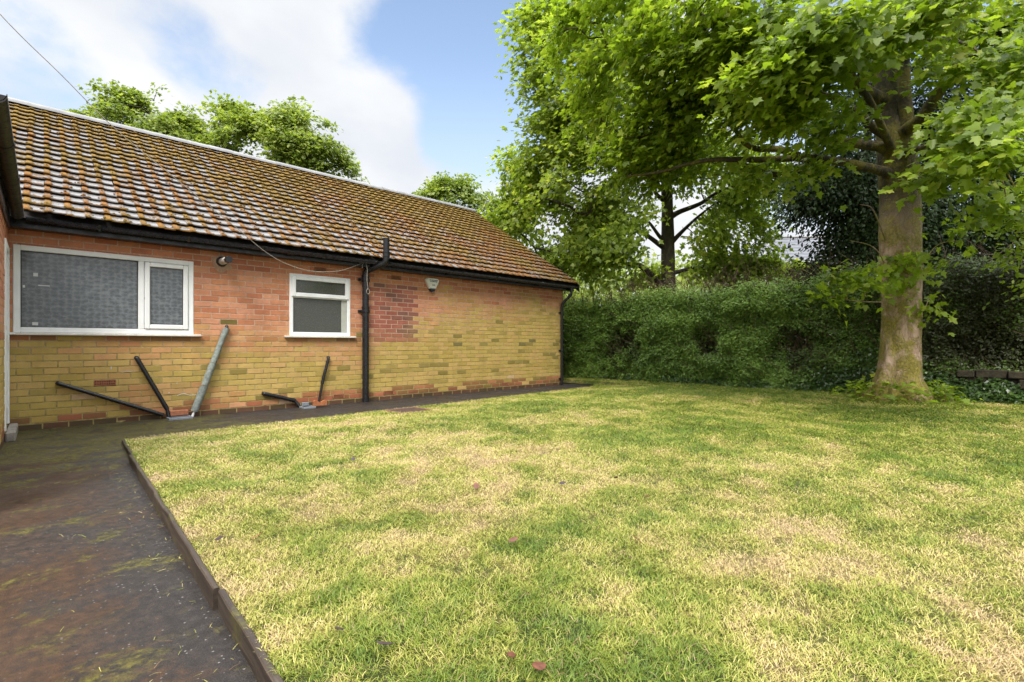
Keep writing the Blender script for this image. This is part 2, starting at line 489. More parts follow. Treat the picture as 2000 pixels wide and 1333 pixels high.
def path_mat():
    m, nt, b = mat('wet_asphalt')
    P = node(nt, 'ShaderNodeNewGeometry').outputs['Position']
    sep = node(nt, 'ShaderNodeSeparateXYZ', {0: P})
    x, y = sep.outputs[0], sep.outputs[1]
    fine = nz(nt, P, 190, 3, 0.7)
    mid = nz(nt, P, 22, 6, 0.7)
    big = nz(nt, P, 1.6, 5, 0.6, 0.4)
    base = ramp(nt, mth(nt, 'ADD', mth(nt, 'MULTIPLY', mid, 0.5), mth(nt, 'MULTIPLY', fine, 0.5)), [(0.30, (.009, .007, .006)), (0.5, (.027, .022, .019)), (0.68, (.068, .057, .050))])
    vs_ = node(nt, 'ShaderNodeTexVoronoi', {'Vector': P, 'Scale': 62.0, 'Randomness': 1.0})
    chip = mth(nt, 'MULTIPLY', mrange(nt, vs_.outputs['Distance'], 0.26, 0.17), mrange(nt, node(nt, 'ShaderNodeSeparateColor', {0: vs_.outputs['Color']}).outputs[0], 0.80, 0.84))
    base = mixc(nt, mth(nt, 'MULTIPLY', chip, 0.8), base, (.22, .20, .185, 1))
    # rust-brown decayed moss, strongest along the wing wall
    bx = mth(nt, 'ADD', mth(nt, 'ADD', mth(nt, 'MULTIPLY', x, -0.55), big), mth(nt, 'MULTIPLY', mth(nt, 'SUBTRACT', mid, 0.5), 0.7))
    rust = mth(nt, 'MULTIPLY', mrange(nt, bx, 0.26, 0.58), mrange(nt, y, 6.9, 5.4))
    base = mixc(nt, mth(nt, 'MULTIPLY', rust, 0.75), base, ramp(nt, mid, [(0.3, (.026, .012, .005)), (0.7, (.090, .042, .014))]))
    # green moss, near the inner corner and in streaks
    my = mth(nt, 'ADD', mth(nt, 'MULTIPLY', mrange(nt, y, 4.6, 6.4), 0.16), nz(nt, node(nt, 'ShaderNodeMapping', {0: P, 3: (1, 1.6, 1)}).outputs[0], 2.6, 7, 0.68, 0.5))
    my = mth(nt, 'SUBTRACT', my, mth(nt, 'MULTIPLY', mrange(nt, x, 1.2, 2.6), 0.22))
    mossf = mth(nt, 'MULTIPLY', mrange(nt, my, 0.53, 0.66), mrange(nt, mid, 0.35, 0.6))
    base = mixc(nt, mth(nt, 'MULTIPLY', mossf, 0.9), base, ramp(nt, nz(nt, P, 60, 4), [(0.3, (.05, .045, .008)), (0.7, (.17, .15, .022))]))
    nt.links.new(base, b.inputs['Base Color'])
    wet = mrange(nt, nz(nt, P, 2.4, 4, 0.5), 0.36, 0.60, 0.40, 0.72)
    nt.links.new(mth(nt, 'ADD', wet, mth(nt, 'MULTIPLY', mth(nt, 'MAXIMUM', rust, mossf), 0.3)), b.inputs['Roughness'])
    b.inputs['Specular IOR Level'].default_value = 0.38
    h = mth(nt, 'ADD', mth(nt, 'ADD', mth(nt, 'MULTIPLY', fine, 0.8), mid), mth(nt, 'MULTIPLY', mossf, 0.8))
    nt.links.new(node(nt, 'ShaderNodeBump', {'Strength': 0.8, 'Distance': 0.010, 'Height': h}).outputs[0], b.inputs['Normal'])
    return m
pm = MB()
outline = [(-1.2, -4), (.56, -4), (.62, 6.36), (2.2, 6.62), (4.6, 6.74), (7, 6.98), (9.35, 7.25), (9.85, 7.55), (9.7, 8.2), (9.33, 8.2), (-1.2, 8.2)]
pm.add([(x, y, 0.0) for x, y in outline], [tuple(range(len(outline)))])
tag(pm.build('path', path_mat()), kind='structure')

def edge_y(x):
    return np.interp(x, [.5, 2.0, 4.6, 7.0, 9.35, 9.8, 9.95], [6.40, 6.50, 6.66, 6.86, 7.08, 7.45, 10.0])
def hedge_x(y):
    return np.interp(y, [-6, 0.5, 2.6, 8.3, 16], [11.7, 11.55, 11.45, 10.7, 9.9])
def lawn_z(x, y):
    """the lawn is a little higher than the path at the boards and meets it along the house"""
    e = np.clip((edge_y(x) - y) / 1.6, 0, 1)
    return 0.012 + 0.055 * e + 0.05 * (vnoise(x * .7, y * .7, 3) - .5) * e + 0.022 * (vnoise(x * 3.1, y * 3.1, 4) - .5) * e

def lawn_patch(x, y):
    """0 = fresh green, 1 = dry straw; the mown, scalped patches of the lawn"""
    a = vnoise(x * .75 + 3, y * .75, 11) * .28 + vnoise(x * 2.4, y * 2.4 + 7, 12) * .30 + vnoise(x * 5.5, y * 5.5, 13) * .34 + vnoise(x * 13, y * 13, 14) * .30
    g = np.clip((x * CT + y * ST - 5.5) / 5, 0, 1)          # greener towards the far hedge
    t = np.clip((8.4 - np.hypot(x - 10.3, y - 1.0)) / 6.0, 0, 1)  # and under the big tree
    return (a - .61) * 2.5 + .52 - .14 * g - .55 * t

def lawn_mat():
    m, nt, b = mat('lawn_thatch')
    P = node(nt, 'ShaderNodeNewGeometry').outputs['Position']
    t = node(nt, 'ShaderNodeAttribute', attribute_name='tint').outputs['Fac']
    f = mth(nt, 'ADD', t, mth(nt, 'MULTIPLY', mth(nt, 'SUBTRACT', nz(nt, P, 40, 6, 0.75), 0.5), 0.9), clamp=True)
    c = ramp(nt, f, [(0.0, (.040, .056, .007)), (0.4, (.085, .085, .016)), (0.75, (.14, .11, .034)), (1.0, (.19, .14, .06))])
    nt.links.new(c, b.inputs['Base Color'])
    b.inputs['Roughness'].default_value = 0.95
    nt.links.new(node(nt, 'ShaderNodeBump', {'Strength': 1.0, 'Distance': 0.02, 'Height': nz(nt, P, 60, 6, 0.75)}).outputs[0], b.inputs['Normal'])
    return m
nx, ny = 190, 260
gx, gy = np.meshgrid(np.linspace(0, 1, nx), np.linspace(0, 1, ny))
LY0 = -5.0
yy = LY0 + gy * (11.0 - LY0)
xr = hedge_x(yy) + .3
# left boundary: the boards, then (above the strip) the curved edge along the house
xl = np.where(yy < 6.40, np.interp(yy, [-5, 2.1, 5.25, 6.4], [.225, .485, .548, .60]), np.interp(yy, [6.40, 6.50, 6.66, 6.86, 7.08, 7.45, 10.0, 11], [.56, 2.0, 4.6, 7.0, 9.35, 9.8, 9.8, 9.8]))
xx = xl + gx * (xr - xl)
zz = lawn_z(xx, yy)
V = np.stack([xx, yy, zz], -1).reshape(-1, 3)
ii = (np.arange(ny - 1)[:, None] * nx + np.arange(nx - 1)[None]).ravel()
F = np.stack([ii, ii + 1, ii + nx + 1, ii + nx], 1)
cx, cy = V[F].mean(1)[:, 0], V[F].mean(1)[:, 1]
tag(np_mesh('lawn', V, F.ravel(), np.arange(len(F)) * 4, lawn_mat(), None, lawn_patch(cx, cy), True), kind='structure')

# grass blades: real geometry all over the lawn, thicker near the house end of the garden
def grass_mat():
    m, nt, b = mat('grass_blade')
    t = node(nt, 'ShaderNodeAttribute', attribute_name='tint').outputs['Fac']
    c = ramp(nt, t, [(0.0, (.12, .19, .016)), (0.28, (.245, .30, .028)), (0.5, (.40, .395, .072)), (0.72, (.58, .51, .15)), (0.9, (.66, .51, .27)), (1.0, (.26, .14, .06))])
    nt.links.new(c, b.inputs['Base Color'])
    b.inputs['Roughness'].default_value = 0.5
    tr = node(nt, 'ShaderNodeBsdfTranslucent', {0: c})
    mx = node(nt, 'ShaderNodeMixShader', {0: 0.3, 1: b.outputs[0], 2: tr.outputs[0]})
    nt.links.new(mx.outputs[0], nt.nodes['Material Output'].inputs[0])
    return m
def blades(n_cand):
    x = rng.uniform(.25, 11.6, n_cand)
    y = rng.uniform(-3.5, 9.5, n_cand)
    d = CT * x + ST * y
    r = ST * x - CT * y
    keep = (x > np.interp(y, [-5, 2.1, 5.25, 6.4], [.235, .497, .556, .605])) & (y < edge_y(x) + rng.normal(0, .035, n_cand)) & (x < hedge_x(y) + .1) & (d > .4) & (np.abs(r) < 1.3 * d + 1.3)
    mh = (np.abs(x - 3.86) < .25) & (np.abs(y - 6.27) < .24)
    keep &= ~mh
    dd = np.hypot(x, y)
    p = np.clip((2.0 / np.maximum(dd, 1.2)) ** 1.15, 0, 1)
    keep &= rng.uniform(size=n_cand) < p
    hole = vnoise(x * 8.5, y * 8.5, 71) * .6 + vnoise(x * 21, y * 21, 72) * .4   # thin places where the dark thatch shows
    keep &= rng.uniform(size=n_cand) < np.clip((.76 - hole) / .16, .42, 1)
    return x[keep], y[keep], dd[keep]
x, y, dd = blades(9000000)
n = len(x)
pt = lawn_patch(x, y)
z = lawn_z(x, y)
long_green = np.clip(.55 - pt, 0, 1)
L = rng.uniform(.009, .025, n) * (1 + .5 * long_green)
wd = rng.uniform(.0006, .0013, n) * np.clip(dd / 2.6, 1, 3.4)
ang = vnoise(x * 1.9, y * 1.9, 21) * 9 + rng.normal(0, 2.0, n)
clip = rng.uniform(size=n) < .40                      # dry clippings lying on top
lean = np.where(clip, rng.uniform(1.1, 1.5, n), np.abs(rng.normal(1.05, .35, n)))
L = np.where(clip, L * 1.25, L)
z0 = z + np.where(clip, rng.uniform(.006, .024, n), -.003)
ca, sa = np.cos(ang), np.sin(ang)
h1 = np.stack([ca * np.sin(lean * .7), sa * np.sin(lean * .7), np.cos(lean * .7)], 1)
h2 = np.stack([ca * np.sin(lean * 1.15), sa * np.sin(lean * 1.15), np.cos(lean * 1.15)], 1)
side = np.stack([-sa, ca, rng.uniform(-.5, .5, n)], 1) * wd[:, None]
p0 = np.stack([x, y, z0], 1)
p1 = p0 + h1 * (L * .55)[:, None]
p2 = p1 + h2 * (L * .45)[:, None]
V = np.stack([p0 - side, p0 + side, p1 + side * .8, p1 - side * .8, p2], 1).reshape(-1, 3)
lp = (np.arange(n)[:, None] * 5 + np.array([0, 1, 2, 3, 3, 2, 4])[None]).ravel()
stt = (np.arange(n)[:, None] * 7 + np.array([0, 4])[None]).ravel()
tint = np.clip(pt * .62 + .10 + rng.normal(0, .16, n) + np.where(clip, .16, 0), 0, .93)
tint = np.where(rng.uniform(size=n) < .05, rng.uniform(.93, 1.0, n), tint)
grass = np_mesh('grass', V, lp, stt, grass_mat(), None, np.repeat(tint, 2))
tag(grass, 'short mown grass, half straw and half green, all over the lawn', 'grass', kind='stuff')
print('blades', n)

# ------------------------------------------------------------------ the house
house = empty('house', (0, 8.07, 0))
HO = (0, 8.07, 0)
tag(house, 'brick bungalow with mossy tiled roof, white windows and a short wing on the left', 'house')
WY = 8.07
CO, PITCH = 0.081, 0.230

def brick_colour(x, z, course, k):
    rr = random.random
    r = rr()
    base = [lin(198, 134, 98), lin(190, 124, 88), lin(206, 144, 110), lin(184, 116, 82), lin(202, 140, 108)][int(rr() * 5)]
    if z > 2.12: base = [lin(184, 112, 78), lin(174, 102, 70), lin(192, 122, 88)][int(rr() * 3)]
    if x > 4.16 and x < 5.10 and 1.04 < z < 2.12:
        q = [lin(162, 96, 78), lin(140, 88, 74), lin(170, 106, 86), lin(128, 86, 74), lin(154, 88, 72)][int(rr() * 5)]
        return q
    n1 = mnoise.fractal(Vector((x * .9, z * 1.6, 2.0)), 1.0, 2.0, 3)
    top = np.interp(x, [-.3, 1.5, 2.6, 4.0, 5.5, 7.5, 9.4], [1.12, 1.05, .95, 1.05, 1.75, 1.95, 2.15])
    g = (top - z) / .55 + .35 + n1 * .9 + random.gauss(0, .28 if x < 4.1 else .20)
    if z < .19 and x > 2.2: g -= 1.4
    if z < .12: g -= .5
    if x > .75 and x < 2.1 and z < .50 - .14 * abs(x - 1.35): g -= 1.6
    g = max(0, min(1, g))
    alg = [lin(186, 162, 86), lin(178, 156, 76), lin(194, 164, 96), lin(172, 148, 70), lin(192, 158, 94)][int(rr() * 5)]
    if rr() < .07: alg = lin(150, 132, 62)
    pinkish = lin(204, 140, 96)
    if rr() < .28: base = tuple(.5 * a + .5 * b for a, b in zip(base, pinkish))
    c = tuple(a * (1 - g * .86) + b * g * .86 for a, b in zip(base, alg))
    if z < .20 and rr() < (.75 if x > 2.4 else .38):
        c = [lin(158, 90, 62), lin(138, 84, 54), lin(174, 104, 76), lin(126, 88, 50)][int(rr() * 4)]
    if z < .09: c = tuple(q * .62 for q in [lin(118, 80, 54), lin(98, 76, 46)][int(rr() * 2)][:3]) + (1,)
    if 1.04 < z < 1.13 and rr() < .6 and x < 4: c = [lin(168, 100, 66), lin(140, 84, 58)][int(rr() * 2)]
    if x > 4.9 and .25 < z < 1.55 and rr() < .04:
        c = [lin(118, 104, 58), lin(82, 74, 52), lin(134, 118, 60), lin(128, 110, 60)][int(rr() * 4)]
    elif x > 1.4 and z < 1.5 and rr() < .03:
        c = [lin(110, 94, 40), lin(124, 104, 48)][int(rr() * 2)]
    if rr() < .012 and z < .5: c = lin(206, 170, 140)
    return c[:3] + (1,)

def brick_wall(name, org, ax, nrm, length, height, holes, colour, parent, u0=0.0, mortar=True):
    """separate bricks standing 5 mm proud of a mortar bed; ax = direction along the wall, nrm = outward"""
    org, ax, nrm = Vector(org), Vector(ax), Vector(nrm)
    up = Vector((0, 0, 1))
    mb = MB(HO)
    J = .0095
    P = lambda u, z, w: org + ax * u + up * z + nrm * w
    nc = int(height / CO) + 1
    flip = ax.cross(up).dot(nrm) < 0
    def put(u0_, u1_, z0_, z1_, col):
        if u1_ - u0_ < .015 or z1_ - z0_ < .012: return
        w = random.gauss(.0035, .0012)
        b = .0035
        t = random.gauss(0, .0008)
        vs = [P(u0_, z0_, -.004), P(u1_, z0_, -.004), P(u1_, z1_, -.004), P(u0_, z1_, -.004),
              P(u0_ + b, z0_ + b, w + t), P(u1_ - b, z0_ + b, w - t), P(u1_ - b, z1_ - b, w), P(u0_ + b, z1_ - b, w)]
        fs = [(4, 5, 6, 7), (0, 1, 5, 4), (1, 2, 6, 5), (2, 3, 7, 6), (3, 0, 4, 7)]
        if flip: fs = [f[::-1] for f in fs]
        mb.add(vs, fs, att=col)
    for c in range(nc):
        z0, z1 = c * CO + J / 2, min((c + 1) * CO - J / 2, height)
        u = u0 - (PITCH / 2 if c % 2 else 0) - PITCH + ((c * 37) % 5 - 2) * .006
        while u < length:
            b0, b1 = max(u + J / 2, 0.0), min(u + PITCH - J / 2, length)
            u += PITCH
            if b1 <= b0: continue
            jz = random.gauss(0, .0012)
            segs = [(b0, b1, z0 + jz, z1 + jz)]
            for (h0, h1, k0, k1) in holes:
                ns = []
                for (a0, a1, q0, q1) in segs:
                    if a1 <= h0 or a0 >= h1 or q1 <= k0 or q0 >= k1:
                        ns.append((a0, a1, q0, q1)); continue
                    if a0 < h0: ns.append((a0, h0, q0, q1))
                    if a1 > h1: ns.append((h1, a1, q0, q1))
                    a0, a1 = max(a0, h0), min(a1, h1)
                    if q0 < k0 - .015: ns.append((a0, a1, q0, k0))
                    if q1 > k1 + .015: ns.append((a0, a1, k1, q1))
                segs = ns
            m_ = P((b0 + b1) / 2, (z0 + z1) / 2, 0)
            col = colour(m_.x if abs(ax.x) > .5 else m_.y, m_.z, c, 0)
            for sg in segs: put(*sg, col)
    o = mb.build(name, M_BRICK, parent, attname='brick')
    if mortar:
        mo = MB(HO)
        us = sorted({0.0, length} | {h for H in holes for h in H[:2]})
        zs = sorted({0.0, height} | {h for H in holes for h in H[2:]})
        for i in range(len(us) - 1):
            for j in range(len(zs) - 1):
                uc, zc = (us[i] + us[i + 1]) / 2, (zs[j] + zs[j + 1]) / 2
                if any(H[0] < uc < H[1] and H[2] < zc < H[3] for H in holes): continue
                f = (0, 1, 2, 3) if not flip else (3, 2, 1, 0)
                mo.add([P(us[i], zs[j], 0), P(us[i + 1], zs[j], 0), P(us[i + 1], zs[j + 1], 0), P(us[i], zs[j + 1], 0)], [f])
        # reveals of the openings
        for (h0, h1, k0, k1) in holes:
            if h1 - h0 < .3: continue
            for a, b_ in (((h0, k0), (h0, k1)), ((h0, k1), (h1, k1)), ((h1, k1), (h1, k0)), ((h1, k0), (h0, k0))):
                mo.add([P(a[0], a[1], 0), P(b_[0], b_[1], 0), P(b_[0], b_[1], -.14), P(a[0], a[1], -.14)], [(0, 1, 2, 3)])
        mo.build('mortar', M_MORTAR, o)
    return o

def mortar_mat():
    m, nt, b = mat('mortar')
    P = node(nt, 'ShaderNodeNewGeometry').outputs['Position']
    sep = node(nt, 'ShaderNodeSeparateXYZ', {0: P})
    n = nz(nt, P, 3.0, 6, 0.7)
    pale = ramp(nt, nz(nt, P, 30, 5), [(0.3, (.40, .24, .165)), (0.7, (.56, .39, .29))])
    green = ramp(nt, nz(nt, P, 24, 5), [(0.3, (.22, .165, .055)), (0.7, (.42, .33, .14))])
    f = mrange(nt, mth(nt, 'ADD', mth(nt, 'SUBTRACT', sep.outputs[2], mth(nt, 'MULTIPLY', mrange(nt, sep.outputs[0], 4.5, 8.5), 0.7)), mth(nt, 'MULTIPLY', mth(nt, 'SUBTRACT', n, 0.5), 1.3)), 1.35, 0.75)
    nt.links.new(mixc(nt, f, pale, green), b.inputs['Base Color'])
    b.inputs['Roughness'].default_value = 0.9
    nt.links.new(node(nt, 'ShaderNodeBump', {'Strength': 0.6, 'Distance': 0.006, 'Height': nz(nt, P, 90, 5)}).outputs[0], b.inputs['Normal'])
    return m
M_MORTAR = mortar_mat()
BW = (-.25, 1.525, 1.135, 2.155)      # big window: x0, x1, z0, z1
SW = (2.814, 3.820, 1.135, 2.125)     # small window
X0, X1 = -.29, 9.37
air = [(.569, .516), (3.62, .122), (4.56, .122), (7.42, .122), (3.31, 2.228), (4.71, 2.228)]
holes = [(BW[0] - X0, BW[1] - X0, BW[2], BW[3]), (SW[0] - X0, SW[1] - X0, SW[2], SW[3])]
holes += [(ax_ - .108 - X0, ax_ + .108 - X0, az - .034, az + .034) for ax_, az in air]
brick_wall('wall', (X0, WY, -.01), (1, 0, 0), (0, -1, 0), X1 - X0, 2.42, holes, brick_colour, house, u0=.07)
# white paint smears and old mortar splashes left on the wall by the gully
M_SPL = simple('old_white_paint', (.55, .52, .47, 1), .8, .2, 30)
for (x_, z_, w_, h_, a_) in ((1.40, .300, .14, .012, .15), (1.52, .295, .10, .010, 0), (1.24, .345, .010, .03, .1), (1.33, .47, .008, .03, .2), (.80, .645, .16, .009, .03), (.63, .70, .012, .05, 0)):
    sm = MB(HO)
    pts = []
    for k in range(9):
        t = k / 8
        pts.append((x_ - w_ / 2 + w_ * t, z_ + a_ * w_ * math.sin(t * 3.1), h_ * (.35 + .65 * math.sin(math.pi * min(.97, t + .02))) * random.uniform(.6, 1.1)))
    vs = [(a, WY - .0095, b + c / 2) for a, b, c in pts] + [(a, WY - .0095, b - c / 2) for a, b, c in pts]
    sm.add(vs, [(k + 9, k + 10, k + 1, k) for k in range(8)])
    sm.build('paint_splash', M_SPL, house)
# gable end and back
def plain_wall_mat():
    m, nt, b = mat('side_brick')
    tc = node(nt, 'ShaderNodeTexCoord').outputs['Object']
    sp = node(nt, 'ShaderNodeSeparateXYZ', {0: tc})
    v = node(nt, 'ShaderNodeCombineXYZ', {0: mth(nt, 'ADD', sp.outputs[0], sp.outputs[1]), 1: sp.outputs[2], 2: 0.0}).outputs[0]
    br = node(nt, 'ShaderNodeTexBrick', {'Vector': v, 'Color1': lin(182, 108, 72), 'Color2': lin(160, 128, 60), 'Mortar': lin(190, 140, 110), 'Scale': 1.0, 'Mortar Size': .005, 'Brick Width': .23, 'Row Height': .081})
    nt.links.new(br.outputs[0], b.inputs['Base Color'])
    b.inputs['Roughness'].default_value = .8
    nt.links.new(node(nt, 'ShaderNodeBump', {'Strength': .5, 'Distance': .006, 'Height': br.outputs[1]}, invert=True).outputs[0], b.inputs['Normal'])
    return m
M_SIDE = plain_wall_mat()
EY, EZ, RY, RZ = 7.74, 2.47, 11.88, 5.07
SL = (RZ - EZ) / (RY - EY)
gz = lambda y: EZ + SL * (min(y, 2 * RY - y) - EY) - .10
gb = MB(HO)
for xg, fl in ((X1, 1), (-3.4, -1)):
    vs = [(xg, WY + .004, -.01), (xg, 15.7, -.01), (xg, 15.7, gz(15.7)), (xg, RY, gz(RY)), (xg, WY + .004, gz(WY))]
    gb.add(vs, [(0, 1, 2, 3, 4)[::fl]])
gb.add([(X1, 15.7, -.01), (-3.4, 15.7, -.01), (-3.4, 15.7, 2.4), (X1, 15.7, 2.4)], [(0, 1, 2, 3)])
gb.build('gable_wall', M_SIDE, house)

# roof tiles
def tile_mat():
    m, nt, b = mat('mossy_concrete_tile')
    tc = node(nt, 'ShaderNodeNewGeometry').outputs['Position']
    uv = node(nt, 'ShaderNodeUVMap', uv_map='tile')
    s = node(nt, 'ShaderNodeSeparateXYZ', {0: uv.outputs[0]})
    u, v = s.outputs[0], s.outputs[1]
    x = node(nt, 'ShaderNodeSeparateXYZ', {0: tc}).outputs[0]
    zz_ = node(nt, 'ShaderNodeSeparateXYZ', {0: tc}).outputs[2]
    rnd = node(nt, 'ShaderNodeAttribute', attribute_name='tint').outputs['Fac']
    n1 = nz(nt, tc, 24, 8, 0.74, 0.5)
    n2 = nz(nt, tc, 1.1, 3, 0.5)
    n3 = nz(nt, tc, 75, 4, 0.6)
    # the stone itself
    st = ramp(nt, mth(nt, 'ADD', mth(nt, 'MULTIPLY', n3, 0.5), mth(nt, 'MULTIPLY', n1, 0.5)), [(0.3, (.09, .082, .08)), (0.5, (.19, .18, .175)), (0.7, (.31, .30, .30))])
    # moss: in the channel beside each roll, along the lower edge of each tile, up the roof and to the right
    chan = mth(nt, 'MULTIPLY', mrange(nt, mth(nt, 'ABSOLUTE', mth(nt, 'SUBTRACT', u, 0.20)), 0.24, 0.12), 0.36)
    edge = mth(nt, 'MULTIPLY', mrange(nt, v, 0.6, 1.0), 0.20)
    grow = mth(nt, 'ADD', mth(nt, 'MULTIPLY', mrange(nt, x, 0.0, 8.0), 0.20), mth(nt, 'MULTIPLY', mrange(nt, zz_, 2.7, 5.0), 0.26))
    k = mth(nt, 'ADD', mth(nt, 'ADD', chan, edge), grow)
    k = mth(nt, 'ADD', k, mth(nt, 'MULTIPLY', mth(nt, 'SUBTRACT', n1, 0.5), 1.9))
    k = mth(nt, 'ADD', k, mth(nt, 'MULTIPLY', mth(nt, 'SUBTRACT', n2, 0.5), 0.45))
    k = mth(nt, 'ADD', k, mth(nt, 'MULTIPLY', mth(nt, 'SUBTRACT', rnd, 0.5), 0.30))
    k = mth(nt, 'ADD', k, mth(nt, 'MULTIPLY', mth(nt, 'SUBTRACT', nz(nt, tc, 8.0, 5, 0.7, 0.4), 0.44), 0.9))
    k = mth(nt, 'ADD', k, mth(nt, 'MULTIPLY', mth(nt, 'SUBTRACT', nz(nt, tc, 52, 4, 0.75), 0.5), 0.9))
    moss = mrange(nt, k, 0.25, 0.33)
    och = mrange(nt, mth(nt, 'ADD', n2, mth(nt, 'MULTIPLY', mrange(nt, zz_, 2.6, 5.0), 0.25)), 0.42, 0.72)
    mcol = mixc(nt, och, ramp(nt, n3, [(0.3, (.11, .042, .006)), (0.7, (.34, .14, .018))]), ramp(nt, n3, [(0.3, (.09, .052, .005)), (0.7, (.29, .17, .016))]))
    lich = mrange(nt, nz(nt, tc, 42, 4, 0.6), 0.64, 0.70)
    st = mixc(nt, mth(nt, 'MULTIPLY', lich, 0.4), st, (.48, .45, .38, 1))
    c = mixc(nt, moss, st, mcol)
    nt.links.new(c, b.inputs['Base Color'])
    nt.links.new(mixc(nt, moss, (.40, .40, .40, 1), (.92, .92, .92, 1)), b.inputs['Roughness'])
    b.inputs['Specular IOR Level'].default_value = 0.55
    h = mth(nt, 'ADD', mth(nt, 'MULTIPLY', moss, mth(nt, 'ADD', 0.5, n3)), mth(nt, 'MULTIPLY', n3, 0.12))
    nt.links.new(node(nt, 'ShaderNodeBump', {'Strength': 0.8, 'Distance': 0.014, 'Height': h}).outputs[0], b.inputs['Normal'])
    return m
TW, NR = 0.178, 21
slope_len = math.hypot(RY - EY, RZ - EZ)
GA = slope_len / NR
sdir = Vector((0, RY - EY, RZ - EZ)).normalized()
snrm = Vector((0, -sdir.z, sdir.y))
prof = [(0.0, .002), (.04, .006), (.08, .010), (.29, .010), (.33, .006), (.36, .001), (.64, -.001), (.93, -.001), (1.0, .002)]
vs, lp, stt, uvs, tn = [], [], [], [], []
XR = 9.62
ncol = int((XR + 3.4) / TW)
for r in range(NR):
    for c in range(ncol + 1):
        xr1 = XR - c * TW
        xl1 = xr1 - TW * 1.0
        yb = EY + sdir.y * GA * r
        if xl1 < -.22 - (yb - EY) - .1: continue
        dz, sk, dx = random.gauss(0, .003), random.gauss(0, .004), random.gauss(0, .003)
        ds = random.gauss(0, .006)
        k = len(vs)
        tv = random.random()
        for row, (s_, lift) in enumerate(((GA * r - .016 + ds, .040), (GA * (r + .5), .020), (min(GA * (r + 1) + .03, slope_len), .003))):
            for (u_, h_) in prof:
                p = Vector((xl1 + TW * u_ * 1.02 + dx, EY, EZ)) + sdir * s_ + snrm * (h_ + lift + dz * (1 - row * .4) + sk * (u_ - .5) * (2 - row))
                vs.append(p)
        nlip = len(vs)
        for (u_, h_) in prof:
            p = Vector((xl1 + TW * u_ * 1.02 + dx, EY, EZ)) + sdir * (GA * r - .010 + ds) + snrm * (h_ * .9 + .040 + dz - .013)
            vs.append(p)
        m_ = len(prof)
        for row in range(2):
            for q in range(m_ - 1):
                a = k + row * m_ + q
                stt.append(len(lp)); lp += [a, a + 1, a + 1 + m_, a + m_]
                v0, v1 = 1 - row * .5, .5 - row * .5
                uvs += [(prof[q][0], v0), (prof[q + 1][0], v0), (prof[q + 1][0], v1), (prof[q][0], v1)]
                tn.append(tv)
        for q in range(m_ - 1):
            stt.append(len(lp)); lp += [nlip + q, nlip + q + 1, k + q + 1, k + q]
            uvs += [(prof[q][0], 1), (prof[q + 1][0], 1), (prof[q + 1][0], 1), (prof[q][0], 1)]
            tn.append(tv)
roof = np_mesh('roof', np.array([tuple(v - Vector(HO)) for v in vs]), lp, stt, tile_mat(), house, tn)
ul = roof.data.uv_layers.new(name='tile')
ul.data.foreach_set('uv', np.array(uvs, 'f').ravel())
# sarking below the tiles and the back slope, closing the roof
rb = MB(HO)
lo = -.02
rb.add([(-3.4, EY + .05, EZ - .03 + lo), (XR - .03, EY + .05, EZ - .03 + lo), (XR - .03, RY, RZ + lo - .02), (-3.4, RY, RZ + lo - .02)], [(0, 1, 2, 3)])
rb.add([(-3.4, 2 * RY - EY, EZ), (XR, 2 * RY - EY, EZ), (XR, RY, RZ + .01), (-3.4, RY, RZ + .01)], [(3, 2, 1, 0)])
rb.build('roof_underlay', simple('roofing_felt', (.03, .026, .024, 1), .9, .3), roof)
# ridge tiles: angled half-rounds end to end
rg = MB(HO)
xk = XR
while xk > -3.4:
    x2 = xk - .445
    n_, rr_ = 9, random.gauss(0, .003)
    for (xa, xb, rad) in ((xk, x2 - .012, .115),):
        vv = []
        for X_ in (xa, xb):
            for q in range(n_):
                a = math.pi * (.02 + .96 * q / (n_ - 1))
                vv.append((X_, RY - math.cos(a) * rad * 1.05, RZ - .022 + rr_ + math.sin(a) * rad * .92))
        rg.add(vv, [(q, q + 1, q + 1 + n_, q + n_)[::-1] for q in range(n_ - 1)], True)
        rg.add(vv[:n_], [tuple(range(n_))])
    xk = x2
rg.build('ridge', M_GALV, roof)
# moss cushions lying along the tile edges
mc = MB(HO)
P_, N_, D_, Z_, T_ = [], [], [], [], []
for q in range(5200):
    x_ = random.uniform(-.1, XR - .05) if random.random() < .6 else random.uniform(3, XR - .05)
    rr_ = int(random.random() * NR)
    col = math.floor((XR - x_) / TW)
    u_ = random.choice([.02, .10, .16, .40, .42, .46, .9, random.random()])
    x_ = XR - (col + 1) * TW + u_ * TW
    h_ = np.interp(u_, [p[0] for p in prof], [p[1] for p in prof])
    s_ = GA * rr_ + abs(random.gauss(0, .05)) - .008
    p = Vector((x_, EY, EZ)) + sdir * s_ + snrm * (h_ + .038)
    if p.x < -.16 - (p.y - EY) + .05: continue
    rad = random.uniform(.006, .019)
    k = 6
    ring = [(math.cos(2 * math.pi * i / k) * random.uniform(.7, 1.3), math.sin(2 * math.pi * i / k) * random.uniform(.7, 1.3)) for i in range(k)]
    vv = [p + Vector((a * rad, 0, 0)) + sdir * b_ * rad * .9 - snrm * .004 for a, b_ in ring] + [p + Vector((a * rad * .7, 0, 0)) + sdir * b_ * rad * .6 + snrm * rad * .55 for a, b_ in ring] + [p + snrm * rad * .75]
    mc.add(vv, [(i, (i + 1) % k, k + (i + 1) % k, k + i) for i in range(k)] + [(k + i, k + (i + 1) % k, 2 * k) for i in range(k)], True)
mm, nt, b = mat('moss_cushion')
tc = node(nt, 'ShaderNodeNewGeometry').outputs['Position']
